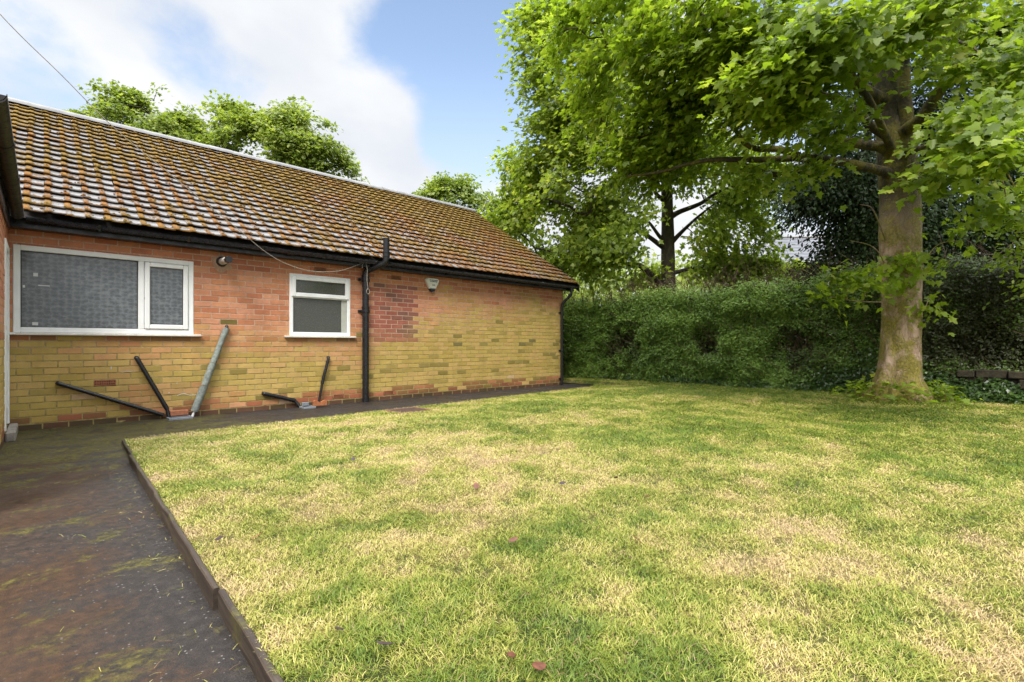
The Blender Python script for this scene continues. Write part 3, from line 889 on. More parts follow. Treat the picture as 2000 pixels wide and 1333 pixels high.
mcol = mixc(nt, mrange(nt, nz(nt, tc, 1.1, 3), .40, .62), ramp(nt, nz(nt, tc, 60, 4), [(.3, (.07, .03, .006)), (.7, (.20, .09, .018))]), ramp(nt, nz(nt, tc, 60, 4), [(.3, (.07, .045, .006)), (.7, (.20, .135, .02))]))
nt.links.new(mcol, b.inputs['Base Color'])
b.inputs['Roughness'].default_value = .95
nt.links.new(node(nt, 'ShaderNodeBump', {'Strength': 1, 'Distance': .01, 'Height': nz(nt, tc, 150, 3)}).outputs[0], b.inputs['Normal'])
tag(mc.build('moss', mm, roof), kind='stuff')

# fascia, soffit, main gutter
fs = MB(HO)
fs.box((-.26, 7.905, 2.325), (9.60, 7.925, 2.475))
fs.box((-.26, 7.926, 2.325), (9.60, 8.066, 2.338))
fs.box((9.575, 7.93, 2.340), (9.60, 8.07, 2.50))
fs.build('fascia', M_FASCIA, house)
# barge board up the right-hand verge
vb = MB(HO)
for yv0, yv1, sg in ((EY, RY, 1), (RY, 2 * RY - EY, -1)):
    za, zb = (EZ, RZ) if sg > 0 else (RZ, EZ)
    vb.add([(9.58, yv0, za - .17), (9.605, yv0, za - .17), (9.605, yv0, za), (9.58, yv0, za), (9.58, yv1, zb - .17), (9.605, yv1, zb - .17), (9.605, yv1, zb), (9.58, yv1, zb)],
           [(3, 2, 1, 0), (4, 5, 6, 7), (0, 1, 5, 4), (1, 2, 6, 5), (2, 3, 7, 6), (3, 0, 4, 7)])
vb.build('barge_board', M_FASCIA, house)
def half_round(mb, a, b, r, n=9, th=.004):
    a, b = Vector(a), Vector(b)
    t = (b - a).normalized()
    s = t.cross(Vector((0, 0, 1)))
    vv = []
    for p in (a, b):
        for rr in (r, r - th):
            for k in range(n):
                an = math.pi * k / (n - 1)
                vv.append(p + s * math.cos(an) * rr - Vector((0, 0, 1)) * math.sin(an) * rr)
    f = []
    for k in range(n - 1):
        f.append((k, k + 1, 2 * n + k + 1, 2 * n + k))
        f.append((n + k + 1, n + k, 3 * n + k, 3 * n + k + 1))
    f += [(0, 2 * n, 3 * n, n), (n - 1, 2 * n - 1, 4 * n - 1, 3 * n - 1)]
    for o in (0, 2 * n):
        for k in range(n - 1):
            f.append((o + k, o + n + k, o + n + k + 1, o + k + 1))
    mb.add(vv, f, True)
    return mb
g1 = MB(HO)
half_round(g1, (-.14, 7.838, 2.440), (9.60, 7.838, 2.425), .060)
for xe in (-.14, 9.60):
    n_ = 12
    ze = 2.44 if xe < 1 else 2.425
    g1.add([(xe, 7.838 + math.cos(math.pi * k / n_) * .06, ze - math.sin(math.pi * k / n_) * .06) for k in range(n_ + 1)], [tuple(range(n_ + 1))])
gut = g1.build('gutter', M_GUTTER, house)
for xb in np.arange(.5, 9.6, .92):
    bk = MB(HO)
    zb = 2.440 - .015 * xb / 9.6
    prev = None
    pts = [(xb, 7.838 + math.cos(a) * .066, zb - math.sin(a) * .066) for a in np.linspace(0, math.pi, 9)]
    for q in range(8):
        a, b_ = pts[q], pts[q + 1]
        bk.add([(a[0] - .014, a[1], a[2]), (a[0] + .014, a[1], a[2]), (b_[0] + .014, b_[1], b_[2]), (b_[0] - .014, b_[1], b_[2])], [(0, 1, 2, 3)], True)
    bk.build('gutter_bracket', M_GUTTER, gut)
for xu in (2.75, 5.75, 8.3):
    un = MB(HO)
    half_round(un, (xu - .05, 7.838, 2.437 - .015 * xu / 9.6), (xu + .05, 7.838, 2.437 - .015 * xu / 9.6), .067)
    un.build('gutter_union', M_GUTTER, gut)

# windows
def pane_mat(name, kind):
    m, nt, b = mat(name)
    tc = node(nt, 'ShaderNodeTexCoord').outputs['Object']
    P = node(nt, 'ShaderNodeNewGeometry').outputs['Position']
    sp = node(nt, 'ShaderNodeSeparateXYZ', {0: P})
    if kind == 'floral':       # obscured glass: a pressed pattern repeating about every 7 cm
        v = node(nt, 'ShaderNodeCombineXYZ', {0: mth(nt, 'MULTIPLY', sp.outputs[0], 15.0), 1: mth(nt, 'MULTIPLY', sp.outputs[2], 20.0), 2: 0.0}).outputs[0]
        wv_ = node(nt, 'ShaderNodeTexNoise', {'Vector': v, 'Scale': 1.6, 'Detail': 3.0}).outputs['Color']
        v2 = node(nt, 'ShaderNodeVectorMath', {0: v, 1: node(nt, 'ShaderNodeVectorMath', {0: wv_, 1: (1.3, 1.3, 0)}, operation='MULTIPLY').outputs[0]}, operation='ADD').outputs[0]
        vo = node(nt, 'ShaderNodeTexVoronoi', {'Vector': v2, 'Scale': 1.0, 'Randomness': 0.35}).outputs[0]
        fine = nz(nt, v, 3.2, 5, .7)
        f = mth(nt, 'ADD', mth(nt, 'MULTIPLY', mrange(nt, vo, .1, .8), .5), mth(nt, 'MULTIPLY', fine, .6))
        c = ramp(nt, f, [(.2, (.050, .056, .062)), (.5, (.092, .103, .11)), (.85, (.165, .182, .19))])
        h = f
        b.inputs['Roughness'].default_value = .16
        bs, bd = .30, .004
    else:
        fine = nz(nt, P, 95, 3, .6)
        c = ramp(nt, fine, [(.3, (.022, .024, .016)), (.6, (.060, .062, .045)), (.75, (.17, .17, .14))])
        h = fine
        b.inputs['Roughness'].default_value = .14
        bs, bd = .18, .003
    nt.links.new(c, b.inputs['Base Color'])
    b.inputs['Specular IOR Level'].default_value = .6
    b.inputs['Coat Weight'].default_value = .5
    b.inputs['Coat Roughness'].default_value = .04
    nt.links.new(node(nt, 'ShaderNodeBump', {'Strength': bs, 'Distance': bd, 'Height': h}).outputs[0], b.inputs['Normal'])
    return m
M_FLORAL = pane_mat('patterned_obscure_glass', 'floral')
M_RAIN = pane_mat('rain_textured_glass', 'rain')

def frame_ring(mb, x0, x1, z0, z1, w, y0, y1, bev=.006):
    mb.box((x0, y0, z0), (x0 + w, y1, z1), bev)
    mb.box((x1 - w, y0, z0), (x1, y1, z1), bev)
    mb.box((x0 + w, y0 + .001, z1 - w), (x1 - w, y1, z1), bev)
    mb.box((x0 + w, y0 + .001, z0), (x1 - w, y1, z0 + w), bev)
def pane(name, x0, x1, z0, z1, y, m, parent):
    g = MB(HO)
    frame_ring(g, x0, x1, z0, z1, .009, y - .010, y + .004, .001)
    g.build('gasket', M_RUBBER, parent)
    p = MB(HO)
    p.box((x0, y, z0), (x1, y + .02, z1))
    return p.build(name, m, parent)
YF = WY - .012
f = MB(HO)
frame_ring(f, BW[0], BW[1], BW[2] + .003, BW[3] - .003, .062, YF, YF + .07)
f.box((.905, YF + .001, BW[2] + .065), (.968, YF + .07, BW[3] - .065), .006)
w1 = f.build('window', M_PVC, house)
pane('pane', BW[0] + .062, .905, BW[2] + .065, BW[3] - .065, YF + .035, M_FLORAL, w1)
f = MB(HO)
frame_ring(f, .972, BW[1] - .066, BW[2] + .070, BW[3] - .070, .058, YF - .016, YF + .05, .008)
f.build('casement', M_PVC, w1)
pane('pane', .972 + .055, BW[1] - .066 - .055, BW[2] + .125, BW[3] - .125, YF + .018, M_FLORAL, w1)
f = MB(HO)
f.box((BW[0] - .035, WY - .062, BW[2] - .028), (BW[1] + .085, WY + .06, BW[2] + .001), .006)
f.build('sill', M_SILL, w1)
M_STK = simple('faded_sticker', (.55, .56, .55, 1), .5, .1)
for xs, zs, ws, hs in ((-.09, 1.225, .05, .035), (-.082, 1.80, .04, .04), (-.17, 1.66, .02, .03), (-.04, 1.69, .10, .012)):
    f = MB(HO); f.box((xs, YF + .033, zs), (xs + ws, YF + .036, zs + hs)); f.build('sticker', M_STK, w1)
f = MB(HO)
frame_ring(f, SW[0], SW[1], SW[2] + .003, SW[3] - .003, .058, YF, YF + .07)
f.box((SW[0] + .058, YF + .001, 1.742), (SW[1] - .058, YF + .07, 1.795), .006)
w2 = f.build('window', M_PVC, house)
f = MB(HO)
frame_ring(f, SW[0] + .030, SW[1] - .030, 1.757, SW[3] - .035, .066, YF - .018, YF + .05, .008)
f.build('vent_casement', M_PVC, w2)
pane('pane', SW[0] + .09, SW[1] - .09, 1.82, SW[3] - .098, YF + .018, M_RAIN, w2)
pane('pane', SW[0] + .058, SW[1] - .058, SW[2] + .06, 1.742, YF + .035, M_RAIN, w2)
f = MB(HO)
f.box((SW[1] - .15, YF + .024, SW[2] + .065), (SW[1] - .062, YF + .033, 1.738), .003)
f.build('blind', simple('pale_roller_blind', (.42, .42, .37, 1), .8, .1, 12), w2)
f = MB(HO)
f.box((SW[0] - .080, WY - .062, SW[2] - .028), (SW[1] + .085, WY + .06, SW[2] + .001), .006)
f.build('sill', M_SILL, w2)

# air bricks
for i, (ax_, az) in enumerate(air):
    o = MB(HO)
    x0, x1, z0, z1 = ax_ - .103, ax_ + .103, az - .030, az + .030
    y0, y1 = WY - .004, WY + .03
    if i == 0:      # perforated one
        for k in range(10):
            xa = x0 + (x1 - x0) * k / 9
            o.box((xa - .005, y0, z0), (xa + .005, y1, z1))
        for k in range(3):
            za = z0 + (z1 - z0) * k / 2
            o.box((x0 + .004, y0 + .001, za - .006), (x1 - .004, y1, za + .006))
    else:           # louvred ones
        o.box((x0, y0, z0), (x0 + .012, y1, z1)); o.box((x1 - .012, y0, z0), (x1, y1, z1))
        for k in range(4):
            za = z0 + (z1 - z0) * k / 3
            o.box((x0 + .012, y0 + .001, za - .005), (x1 - .012, y1, za + .005))
    ob = o.build('air_brick', M_TERRA, house)
    h = MB(HO)
    h.box((x0 - .003, WY + .031, z0 - .003), (x1 + .003, WY + .04, z1 + .003))
    h.build('opening', M_HOLE, ob)

# the wing on the left: wall, door, step, soffit, gutter, roof
XW = -.29
def wing_colour(y, z, c, k):
    q = brick_colour(-.2, z, c, k)
    return q
DOOR = (7.30, 8.02, .10, 2.10)
wl_y0 = 4.15
brick_wall('wing_wall', (XW, wl_y0, -.01), (0, 1, 0), (1, 0, 0), WY - wl_y0 - .002, 2.42, [(DOOR[0] - wl_y0, DOOR[1] - wl_y0, DOOR[2], DOOR[3])], wing_colour, house)
wg = MB(HO)
wg.add([(XW, wl_y0, -.01), (-3.4, wl_y0, -.01), (-3.4, wl_y0, 4.2), (XW, wl_y0, 2.36)], [(0, 1, 2, 3)])
wg.build('wing_end_wall', M_SIDE, house)
wf = MB(HO)
wf.box((-.278, wl_y0, 2.28), (-.262, 7.90, 2.45))
wf.build('wing_fascia', M_FASCIA, house)
wr = MB(HO)
wr.add([(-.20, wl_y0 - .1, 2.475), (-.20, 7.74, 2.475), (-3.3, 10.9, 4.46), (-3.3, wl_y0 - .1, 4.46)], [(0, 1, 2, 3)])
wr.build('wing_roof', simple('wing_roof_tile', (.12, .09, .07, 1), .6, .4, 12, bump=.5), house)
g2 = MB(HO)
half_round(g2, (-.205, wl_y0 - .05, 2.450), (-.205, 7.72, 2.435), .056)
n_ = 12
for yc in (wl_y0 - .05, 7.72): g2.add([(-.205 + math.cos(math.pi * k / n_) * .056, yc, 2.44 - math.sin(math.pi * k / n_) * .056) for k in range(n_ + 1)], [tuple(range(n_ + 1))])
wgut = g2.build('gutter', M_OLDGUT, house)
for yb in (5.05, 6.05, 6.95):
    un = MB(HO)
    half_round(un, (-.205, yb - .03, 2.443), (-.205, yb + .03, 2.443), .062)
    un.build('gutter_union', M_OLDGUT, wgut)
dr = MB(HO)
xd = XW + .014
dr.box((XW - .06, 7.96, .105), (XW + .016, 8.035, 2.095), .005)
dr.box((XW - .06, 7.285, .105), (XW + .016, 7.36, 2.095), .005)
dr.box((XW - .06, 7.36, 2.02), (XW + .015, 7.96, 2.095), .005)
door = dr.build('door', M_PVC, house)
lf = MB(HO)
lf.box((XW - .05, 7.865, .13), (XW + .004, 7.957, 2.015), .005)
lf.box((XW - .05, 7.363, .13), (XW + .004, 7.46, 2.015), .005)
for z0, z1 in ((.13, .30), (1.00, 1.10), (1.92, 2.015)):
    lf.box((XW - .05, 7.46, z0), (XW + .003, 7.865, z1), .005)
lf.build('door_leaf', M_PVC, door)
for z0, z1 in ((.30, 1.0), (1.10, 1.92)):
    pg = MB(HO); pg.box((XW - .03, 7.46, z0), (XW - .018, 7.865, z1)); pg.build('pane', M_RAIN, door)
hd = MB(HO)
hd.box((XW + .004, 7.895, .98), (XW + .014, 7.93, 1.20), .003)
hd.tube(fillet([(XW + .012, 7.912, 1.12), (XW + .058, 7.912, 1.12), (XW + .058, 7.80, 1.12)], .02), .009, 8)
hd.build('door_handle', M_PVC, door)
st_ = MB(HO)
st_.box((XW + .008, 7.24, -.005), (XW + .085, 8.05, .098), .012)
st_.build('door_step', M_CONC, door)

# ------------------------------------------------------------------ pipes and fittings on the wall
def on_wall_thing(name, x, z, label, cat, y=WY):
    o = empty(name, (x, y, z))
    tag(o, label, cat)
    return o, (x, y, z)

# black soil vent pipe
t, off = on_wall_thing('soil_pipe', 4.066, 0, 'tall black soil pipe bending out over the gutter, between small window and red brick patch', 'pipe', WY - .075)
yp = WY - .075
yo = 7.70
b_ = MB(off); b_.tube([(4.066, yp, -.005), (4.066, yp, 2.19)], .056, 20); b_.build('lower_pipe', M_BLACK, t)
b_ = MB(off); b_.tube(fillet([(4.066, yp, 2.14), (4.066, yp, 2.27), (4.30, yo, 2.40), (4.30, yo, 2.60)], .10, 7), .055, 20); b_.build('offset_bend', M_BLACK, t)
b_ = MB(off); b_.tube([(4.30, yo, 2.53), (4.30, yo, 2.83)], .054, 20); b_.build('vent_pipe', M_BLACK, t)
for zc, xx_, yy_ in ((1.605, 4.066, yp), (2.15, 4.066, yp), (2.55, 4.30, yo)):
    b_ = MB(off)
    b_.tube([(xx_, yy_, zc - .045), (xx_, yy_, zc + .03)], .063, 20); b_.tube([(xx_, yy_, zc + .022), (xx_, yy_, zc + .045)], .069, 20)
    b_.build('collar', M_BLACK, t)
for zc in (1.575, 2.12):
    b_ = MB(off)
    b_.tube([(4.066, yp, zc - .022), (4.066, yp, zc + .022)], .066, 20)
    b_.box((3.955, WY - .03, zc - .022), (4.01, WY - .004, zc + .022), .005); b_.box((4.12, WY - .03, zc - .022), (4.175, WY - .004, zc + .022), .005)
    b_.box((3.985, yp - .004, zc - .02), (4.147, WY - .006, zc + .02), .004)
    b_.build('pipe_clip', M_BLACK, t)

# rainwater downpipe at the far corner
t, off = on_wall_thing('downpipe', 9.27, 0, 'thin black rainwater downpipe with swan neck at the far corner of the brick wall', 'pipe', WY - .05)
b_ = MB(off); b_.tube(fillet([(9.27, WY - .05, -.005), (9.27, WY - .05, 2.00), (9.42, 7.838, 2.22), (9.42, 7.838, 2.38)], .12, 6), .034, 14); b_.build('pipe', M_BLACK, t)
b_ = MB(off); b_.tube([(9.42, 7.838, 2.30), (9.42, 7.838, 2.385)], .043, 14); b_.build('outlet', M_BLACK, t)
for zc in (.16, .85, 1.78):
    b_ = MB(off); b_.tube([(9.27, WY - .05, zc - .02), (9.27, WY - .05, zc + .02)], .041, 14); b_.box((9.20, WY - .03, zc - .016), (9.34, WY - .004, zc + .016), .004); b_.build('pipe_clip', M_BLACK, t)

# waste pipes
def waste(name, pts, r, label, m=M_BLACK, joints=(), n=14):
    p0 = Vector(pts[-1])
    t = empty(name, (p0.x, p0.y, 0))
    tag(t, label, 'pipe')
    off = (p0.x, p0.y, 0)
    b = MB(off); b.tube(fillet(pts, .045, 5), r, n); b.build('pipe', m, t)
    pts = [Vector(p) for p in pts]
    b = MB(off); b.tube(fillet(pts[:3], .045, 5)[:8], r * 1.22, n); b.build('elbow', m, t)
    for (i, f0) in joints:
        a, c = pts[i], pts[i + 1]
        d_ = (c - a).normalized()
        q = a + (c - a) * f0
        b = MB(off); b.tube([q - d_ * .03, q + d_ * .03], r * 1.3, n); b.build('joint', m, t)
    return t
yw = WY - .042
waste('waste_pipe', [(.131, WY - .002, .535), (.131, yw, .535), (1.17, WY - .045, .055)], .020, 'long black waste pipe sloping down to the gully, lowest start under the big window', joints=((1, .5), (1, .88)))
waste('waste_pipe', [(.885, WY - .002, .825), (.885, yw, .825), (1.21, yw - .03, .13), (1.225, yw - .05, .02)], .022, 'steep black waste pipe joining the gully, left of the grey lagged pipe', joints=((1, .58), (1, .93)))
t = waste('waste_pipe', [(2.435, WY - .002, .255), (2.435, yw, .255), (2.89, yw, .115), (2.95, yw - .05, .0)], .024, 'short black waste pipe sloping to the gully under the small window', joints=((1, .9),))
waste('waste_pipe', [(3.429, WY - .002, .785), (3.429, yw, .785), (3.33, yw, .42), (3.25, yw - .02, .02)], .019, 'thin steep black waste pipe below the small window', joints=((2, .1),))
# lagged pipe
t = empty('lagged_pipe', (1.52, WY - .06, 0))
off = (1.52, WY - .06, 0)
tag(t, 'thick grey foam-lagged pipe leaning down the wall from right of the big window', 'pipe')
pA, pB = Vector((1.925, WY - .045, 1.235)), Vector((1.525, WY - .055, .075))
jt = lambda p, a, i: 1 + .10 * mnoise.noise(Vector((p.x * 9 + math.cos(a), p.z * 14, math.sin(a))))
for a0, a1, k in ((.0, .43, 0), (.435, .70, 1), (.705, 1.0, 2)):
    b_ = MB(off)
    m0, m1 = pA.lerp(pB, a0), pA.lerp(pB, a1)
    b_.tube([m0.lerp(m1, q / 10) + Vector((random.gauss(0, .0015), 0, 0)) for q in range(11)], [.039 + .004 * k] * 11, 18, True, jt)
    b_.build('foam_sleeve', M_LAG, t)
b_ = MB(off); b_.tube(fillet([(1.93, WY, 1.262), (1.935, WY - .04, 1.262), pA - (pB - pA).normalized() * .005, pA.lerp(pB, .03)], .03), .017, 12); b_.build('elbow', M_BLACK, t)
b_ = MB(off); b_.tube([pB.lerp(pA, .02), Vector((1.50, WY - .06, .0))], .016, 12); b_.build('pipe', M_PVC, t)

# gullies and the clay bits beside them
def gully(x0, x1, y0, y1, label):
    t = empty('drain_gully', ((x0 + x1) / 2, (y0 + y1) / 2, 0))
    off = ((x0 + x1) / 2, (y0 + y1) / 2, 0)
    tag(t, label, 'drain')
    b = MB(off)
    w = .022
    b.box((x0, y0, -.008), (x0 + w, y1, .028), .004); b.box((x1 - w, y0, -.008), (x1, y1, .028), .004)
    b.box((x0 + w, y0, -.008), (x1 - w, y0 + w, .027), .004); b.box((x0 + w, y1 - w, -.008), (x1 - w, y1, .027), .004)
    b.build('rim', M_GREY, t)
    b = MB(off)
    k = x0 + w + .012
    while k < x1 - w:
        b.box((k, y0 + w, .006), (k + .008, y1 - w, .018)); k += .022
    b.build('grating', M_GREY, t)
    b = MB(off); b.box((x0 + .01, y0 + .01, -.006), (x1 - .01, y1 - .01, .004)); b.build('well', M_HOLE, t)
    return t
gully(1.20, 1.47, 7.80, 8.02, 'grey plastic drain gully where the two long black waste pipes end')
gully(2.93, 3.12, 7.78, 7.97, 'small grey drain gully under the small window')
b_ = MB((1.35, 7.95, 0)); b_.box((1.24, 7.99, .031), (1.455, 8.05, .105), .008)
tag(b_.build('loose_brick', M_TERRA, None, (1.35, 7.95, 0)), 'orange brick standing behind the left drain gully', 'brick')
b_ = MB((2.985, 7.93, 0)); b_.box((2.955, 7.915, .0285), (3.065, 7.945, .085), .006)
tag(b_.build('hopper_back', M_GREY, None, (2.985, 7.93, 0)), 'small grey upright plate at the back of the right gully', 'drain cover')
b_ = MB((3.2, 7.9, 0))
n_ = 10
prof_ = [(3.09 + .215 * k / n_, .098 + .014 * math.sin(k * .9) + (.006 if k < 3 else 0)) for k in range(n_ + 1)]
vv = [(px_, yy_, zz2) for yy_ in (7.80, 7.845) for px_, zt in prof_ for zz2 in (.0305, zt)]
m2 = 2 * (n_ + 1)
ff = [(2 * k, 2 * k + 2, 2 * k + 3, 2 * k + 1) for k in range(n_)] + [(m2 + 2 * k + 1, m2 + 2 * k + 3, m2 + 2 * k + 2, m2 + 2 * k) for k in range(n_)]
ff += [(2 * k + 1, 2 * k + 3, m2 + 2 * k + 3, m2 + 2 * k + 1) for k in range(n_)] + [(0, 1, m2 + 1, m2), (2 * n_ + 1, 2 * n_, m2 + 2 * n_, m2 + 2 * n_ + 1)] + [(2 * k + 2, 2 * k, m2 + 2 * k, m2 + 2 * k + 2) for k in range(n_)]
b_.add(vv, ff)
tag(b_.build('clay_tile', simple('orange_clay', (.36, .125, .045, 1), .7, .3, 25, bump=.3), None, (3.2, 7.9, 0)), 'broken orange clay piece with wavy top standing by the right gully', 'clay piece')

# boiler flue
t, off = on_wall_thing('boiler_flue', 1.873, 2.19, 'round white boiler flue with black end sticking out of the wall beside the big window', 'flue')
b_ = MB(off); b_.tube([(1.873, WY - .003, 2.19), (1.873, WY - .030, 2.19)], [.075, .066], 24); b_.build('wall_seal', M_RUBBER, t)
b_ = MB(off); b_.tube([(1.873, WY - .02, 2.19), (1.873, WY - .32, 2.18)], .048, 24); b_.build('outer_tube', M_SILL, t)
b_ = MB(off); b_.tube([(1.873, WY - .31, 2.18), (1.873, WY - .39, 2.178)], [.045, .042], 20)
for k in range(8):
    a = k * math.pi / 4
    b_.box((1.873 + math.cos(a) * .045 - .005, WY - .395, 2.178 + math.sin(a) * .045 - .005), (1.873 + math.cos(a) * .045 + .005, WY - .315, 2.178 + math.sin(a) * .045 + .005))
b_.build('end_grille', M_BLACK, t)
b_ = MB(off)
sp_ = [(1.873 + math.cos(a) * random.uniform(.10, .15), WY - .0085, 2.165 + math.sin(a) * random.uniform(.10, .14)) for a in np.linspace(0, 2 * math.pi, 18)[:-1]]
b_.add(sp_, [tuple(range(len(sp_)))[::-1]])
b_.build('mortar_patch', simple('pale_mortar', (.42, .27, .19, 1), .9, .2, 30, bump=.4), t)

# alarm box: a shield with a dark lens at its foot
t, off = on_wall_thing('alarm_box', 5.474, 2.15, 'cream shield-shaped burglar alarm box with dark lens, under the gutter', 'alarm box')
def shield(mb, ol, y_back, y_front, inset):
    n = len(ol)
    cx_ = sum(p[0] for p in ol) / n; cz_ = sum(p[1] for p in ol) / n
    fr = [(cx_ + (x - cx_) * inset, y_front, cz_ + (z - cz_) * inset) for x, z in ol]
    mid = [(x, (y_back * .35 + y_front * .65), z) for x, z in ol]
    bk = [(x, y_back, z) for x, z in ol]
    f = [tuple(range(n))] + [(n + k, n + (k + 1) % n, (k + 1) % n, k) for k in range(n)] + [(2 * n + k, 2 * n + (k + 1) % n, n + (k + 1) % n, n + k) for k in range(n)]
    mb.add(fr + mid + bk, [q[::-1] for q in f])
cxa = 5.474
ol = [(cxa - .075, 2.072), (cxa - .155, 2.225), (cxa - .150, 2.255), (cxa - .115, 2.278), (cxa + .115, 2.278), (cxa + .150, 2.255), (cxa + .155, 2.225), (cxa + .075, 2.072)]
b_ = MB(off); shield(b_, ol[::-1], WY - .003, WY - .065, .88); b_.build('cover', M_ALARM, t)
ol = [(cxa - .073, 2.071)] + [(cxa - .062 + .124 * k / 8, 2.071 - .056 * math.sin(math.pi * (.12 + .76 * k / 8))) for k in range(9)] + [(cxa + .073, 2.071)]
b_ = MB(off); shield(b_, ol, WY - .003, WY - .060, .9); b_.build('lens', M_LENS, t)
# two bold lines and a smaller one of print, too small in the photo to be read
ya = WY - .0665
for z_, h_, segs in ((2.228, .016, (.022, .008, .028, .03, .02, .034)), (2.203, .016, (.020, .010, .036, .03, .026)), (2.150, .007, (.02, .03)), (2.134, .007, (.034, .028))):
    b_ = MB(off)
    tot = sum(segs) + .008 * (len(segs) - 1)
    xk_ = cxa - tot / 2 + .015
    for sg in segs:
        b_.box((xk_, ya, z_), (xk_ + sg, ya + .002, z_ + h_)); xk_ += sg + .008
    b_.build('lettering', M_INK, t)

# washing line from the hook by the soil pipe up over the wing
hook = Vector((3.99, 7.885, 2.405))
far = Vector((-.32, 7.16, 4.33))
def line_at(px, py):
    # point of the line in the vertical plane between its two ends, measured from the photograph
    tt = (px - 1000) / FPX
    k = (CT + ST * tt) / (ST - CT * tt)              # x = k * y on this sight line
    m = (hook.x - far.x) / (hook.y - far.y)
    y = (far.x - m * far.y) / (k - m)
    x = k * y
    return Vector((x, y, 1 + (673 - py) / FPX * (CT * x + ST * y)))
pts = [hook] + [line_at(*q) for q in ((680, 525), (655, 530.5), (620, 531), (585, 525), (545, 509), (510, 486), (470, 452), (430, 420), (340, 347), (225, 252), (120, 147), (0, 28))]
d_ = pts[-1] - pts[-2]
pts += [pts[-1] + d_ * 1.5 + Vector((0, 0, .15))]
t = empty('washing_line', tuple(hook))
tag(t, 'thin washing line hanging from the eaves hook and rising over the roof to the left', 'cord')
b_ = MB(tuple(hook)); sl = smooth_line(pts, 8); b_.tube(sl, [.0048] * len(sl), 6); b_.build('cord', M_CABLE, t)
b_ = MB(tuple(hook))
lo_ = [hook + Vector((.01, -.01, 0)), hook + Vector((.03, -.04, -.12)), hook + Vector((.02, -.05, -.30)), hook + Vector((.035, -.06, -.46))]
lp_ = smooth_line(lo_, 6)
b_.tube(lp_, .005, 6)
cc = lo_[-1]
b_.tube([cc + Vector((math.sin(a) * .028, 0, -.045 + math.cos(a) * .045)) for a in np.linspace(0, 2 * math.pi, 16)], .005, 6, False)
b_.tube(smooth_line([hook + Vector((-.0, -.01, 0)), hook + Vector((-.045, -.02, -.05)), hook + Vector((-.05, -.02, -.11))], 4), .005, 6)
b_.build('loose_end', M_CABLE, t)
b_ = MB(tuple(hook)); b_.tube(fillet([hook + Vector((0, .022, 0)), hook + Vector((0, -.03, 0)), hook + Vector((0, -.03, .03))], .012), .005, 8); b_.build('hook', M_STEEL, t)

# ------------------------------------------------------------------ edging boards, manhole, litter
def board_mat():
    m, nt, b = mat('weathered_board')
    P = node(nt, 'ShaderNodeNewGeometry').outputs['Position']
    g = nz(nt, node(nt, 'ShaderNodeMapping', {0: P, 3: (30, 2, 40)}).outputs[0], 1.0, 6, .7)
    c = ramp(nt, g, [(.3, (.020, .013, .009)), (.55, (.050, .035, .024)), (.75, (.10, .075, .05))])
    mo = mth(nt, 'MULTIPLY', mrange(nt, nz(nt, P, 7, 6, .7), .52, .66), .7)
    c = mixc(nt, mo, c, (.085, .075, .018, 1))
    nt.links.new(c, b.inputs['Base Color'])
    b.inputs['Roughness'].default_value = .6
    nt.links.new(node(nt, 'ShaderNodeBump', {'Strength': .6, 'Distance': .006, 'Height': g}).outputs[0], b.inputs['Normal'])
    return m
M_BOARD = board_mat()
def board(ya, xa, yb, xb, top_a, top_b, label, th=.03):
    o = ((xa + xb) / 2, (ya + yb) / 2, 0)
    mb = MB(o)
    n = max(3, int(abs(yb - ya) / .15))
    rows = []
    for i in range(n + 1):
        t = i / n
        y_ = ya + (yb - ya) * t
        x_ = xa + (xb - xa) * t + random.gauss(0, .0022)
        zt = top_a + (top_b - top_a) * t + random.gauss(0, .0016)
        q = .004
        rows.append([(x_, y_, -.01), (x_ + random.gauss(0, .001), y_, zt - q), (x_ + q, y_, zt), (x_ + th - q, y_, zt), (x_ + th, y_, zt - q), (x_ + th, y_, -.01)])
    vv = [p for r_ in rows for p in r_]
    ff = [(6 * i + k, 6 * i + k + 1, 6 * i + k + 7, 6 * i + k + 6) for i in range(n) for k in range(5)]
    ff += [(0, 1, 2, 3, 4, 5)[::-1], tuple(6 * n + k for k in range(6))]
    mb.add(vv, ff)
    ob = mb.build('edging_board', M_BOARD, None, o)
    tag(ob, label, 'edging board', 'timber boards edging the lawn beside the path')
board(2.12, .463, 5.25, .530, .086, .070, 'middle edging board, the longest, running up the side of the lawn', .022)
board(-3.5, .315, 2.11, .478, .080, .080, 'nearest edging board, at the bottom of the photo, set slightly to the right', .024)
board(5.26, .545, 6.38, .580, .055, .030, 'farthest short edging board, half buried, ending near the house wall', .024)

t = empty('manhole_cover', (3.86, 6.27, 0))
tag(t, 'rusty square manhole cover set in the lawn edge near the soil pipe', 'manhole cover')
off = (3.86, 6.27, 0)
M_RUST = simple('rusty_iron', (.085, .050, .038, 1), .6, .5, 18, bump=.6, bscale=60)
b_ = MB(off); frame = [(3.60, 6.03, 4.12, 6.51)]
for a, c_ in (((3.59, 6.02), (3.63, 6.52)), ((4.09, 6.02), (4.13, 6.52))): b_.box((a[0], a[1], 0), (c_[0], c_[1], .050), .004)
for a, c_ in (((3.63, 6.02), (4.09, 6.05)), ((3.63, 6.49), (4.09, 6.52))): b_.box((a[0], a[1], 0), (c_[0], c_[1], .049), .004)
b_.build('frame', simple('rust_edge', (.16, .075, .04, 1), .7, .4, 20, bump=.5), t)
b_ = MB(off); b_.box((3.635, 6.055, 0), (4.085, 6.485, .046), .003)
for i in range(9):
    for j in range(8):
        b_.box((3.655 + i * .047, 6.075 + j * .05, .0462), (3.680 + i * .047, 6.10 + j * .05, .0495))
b_.build('lid', M_RUST, t)

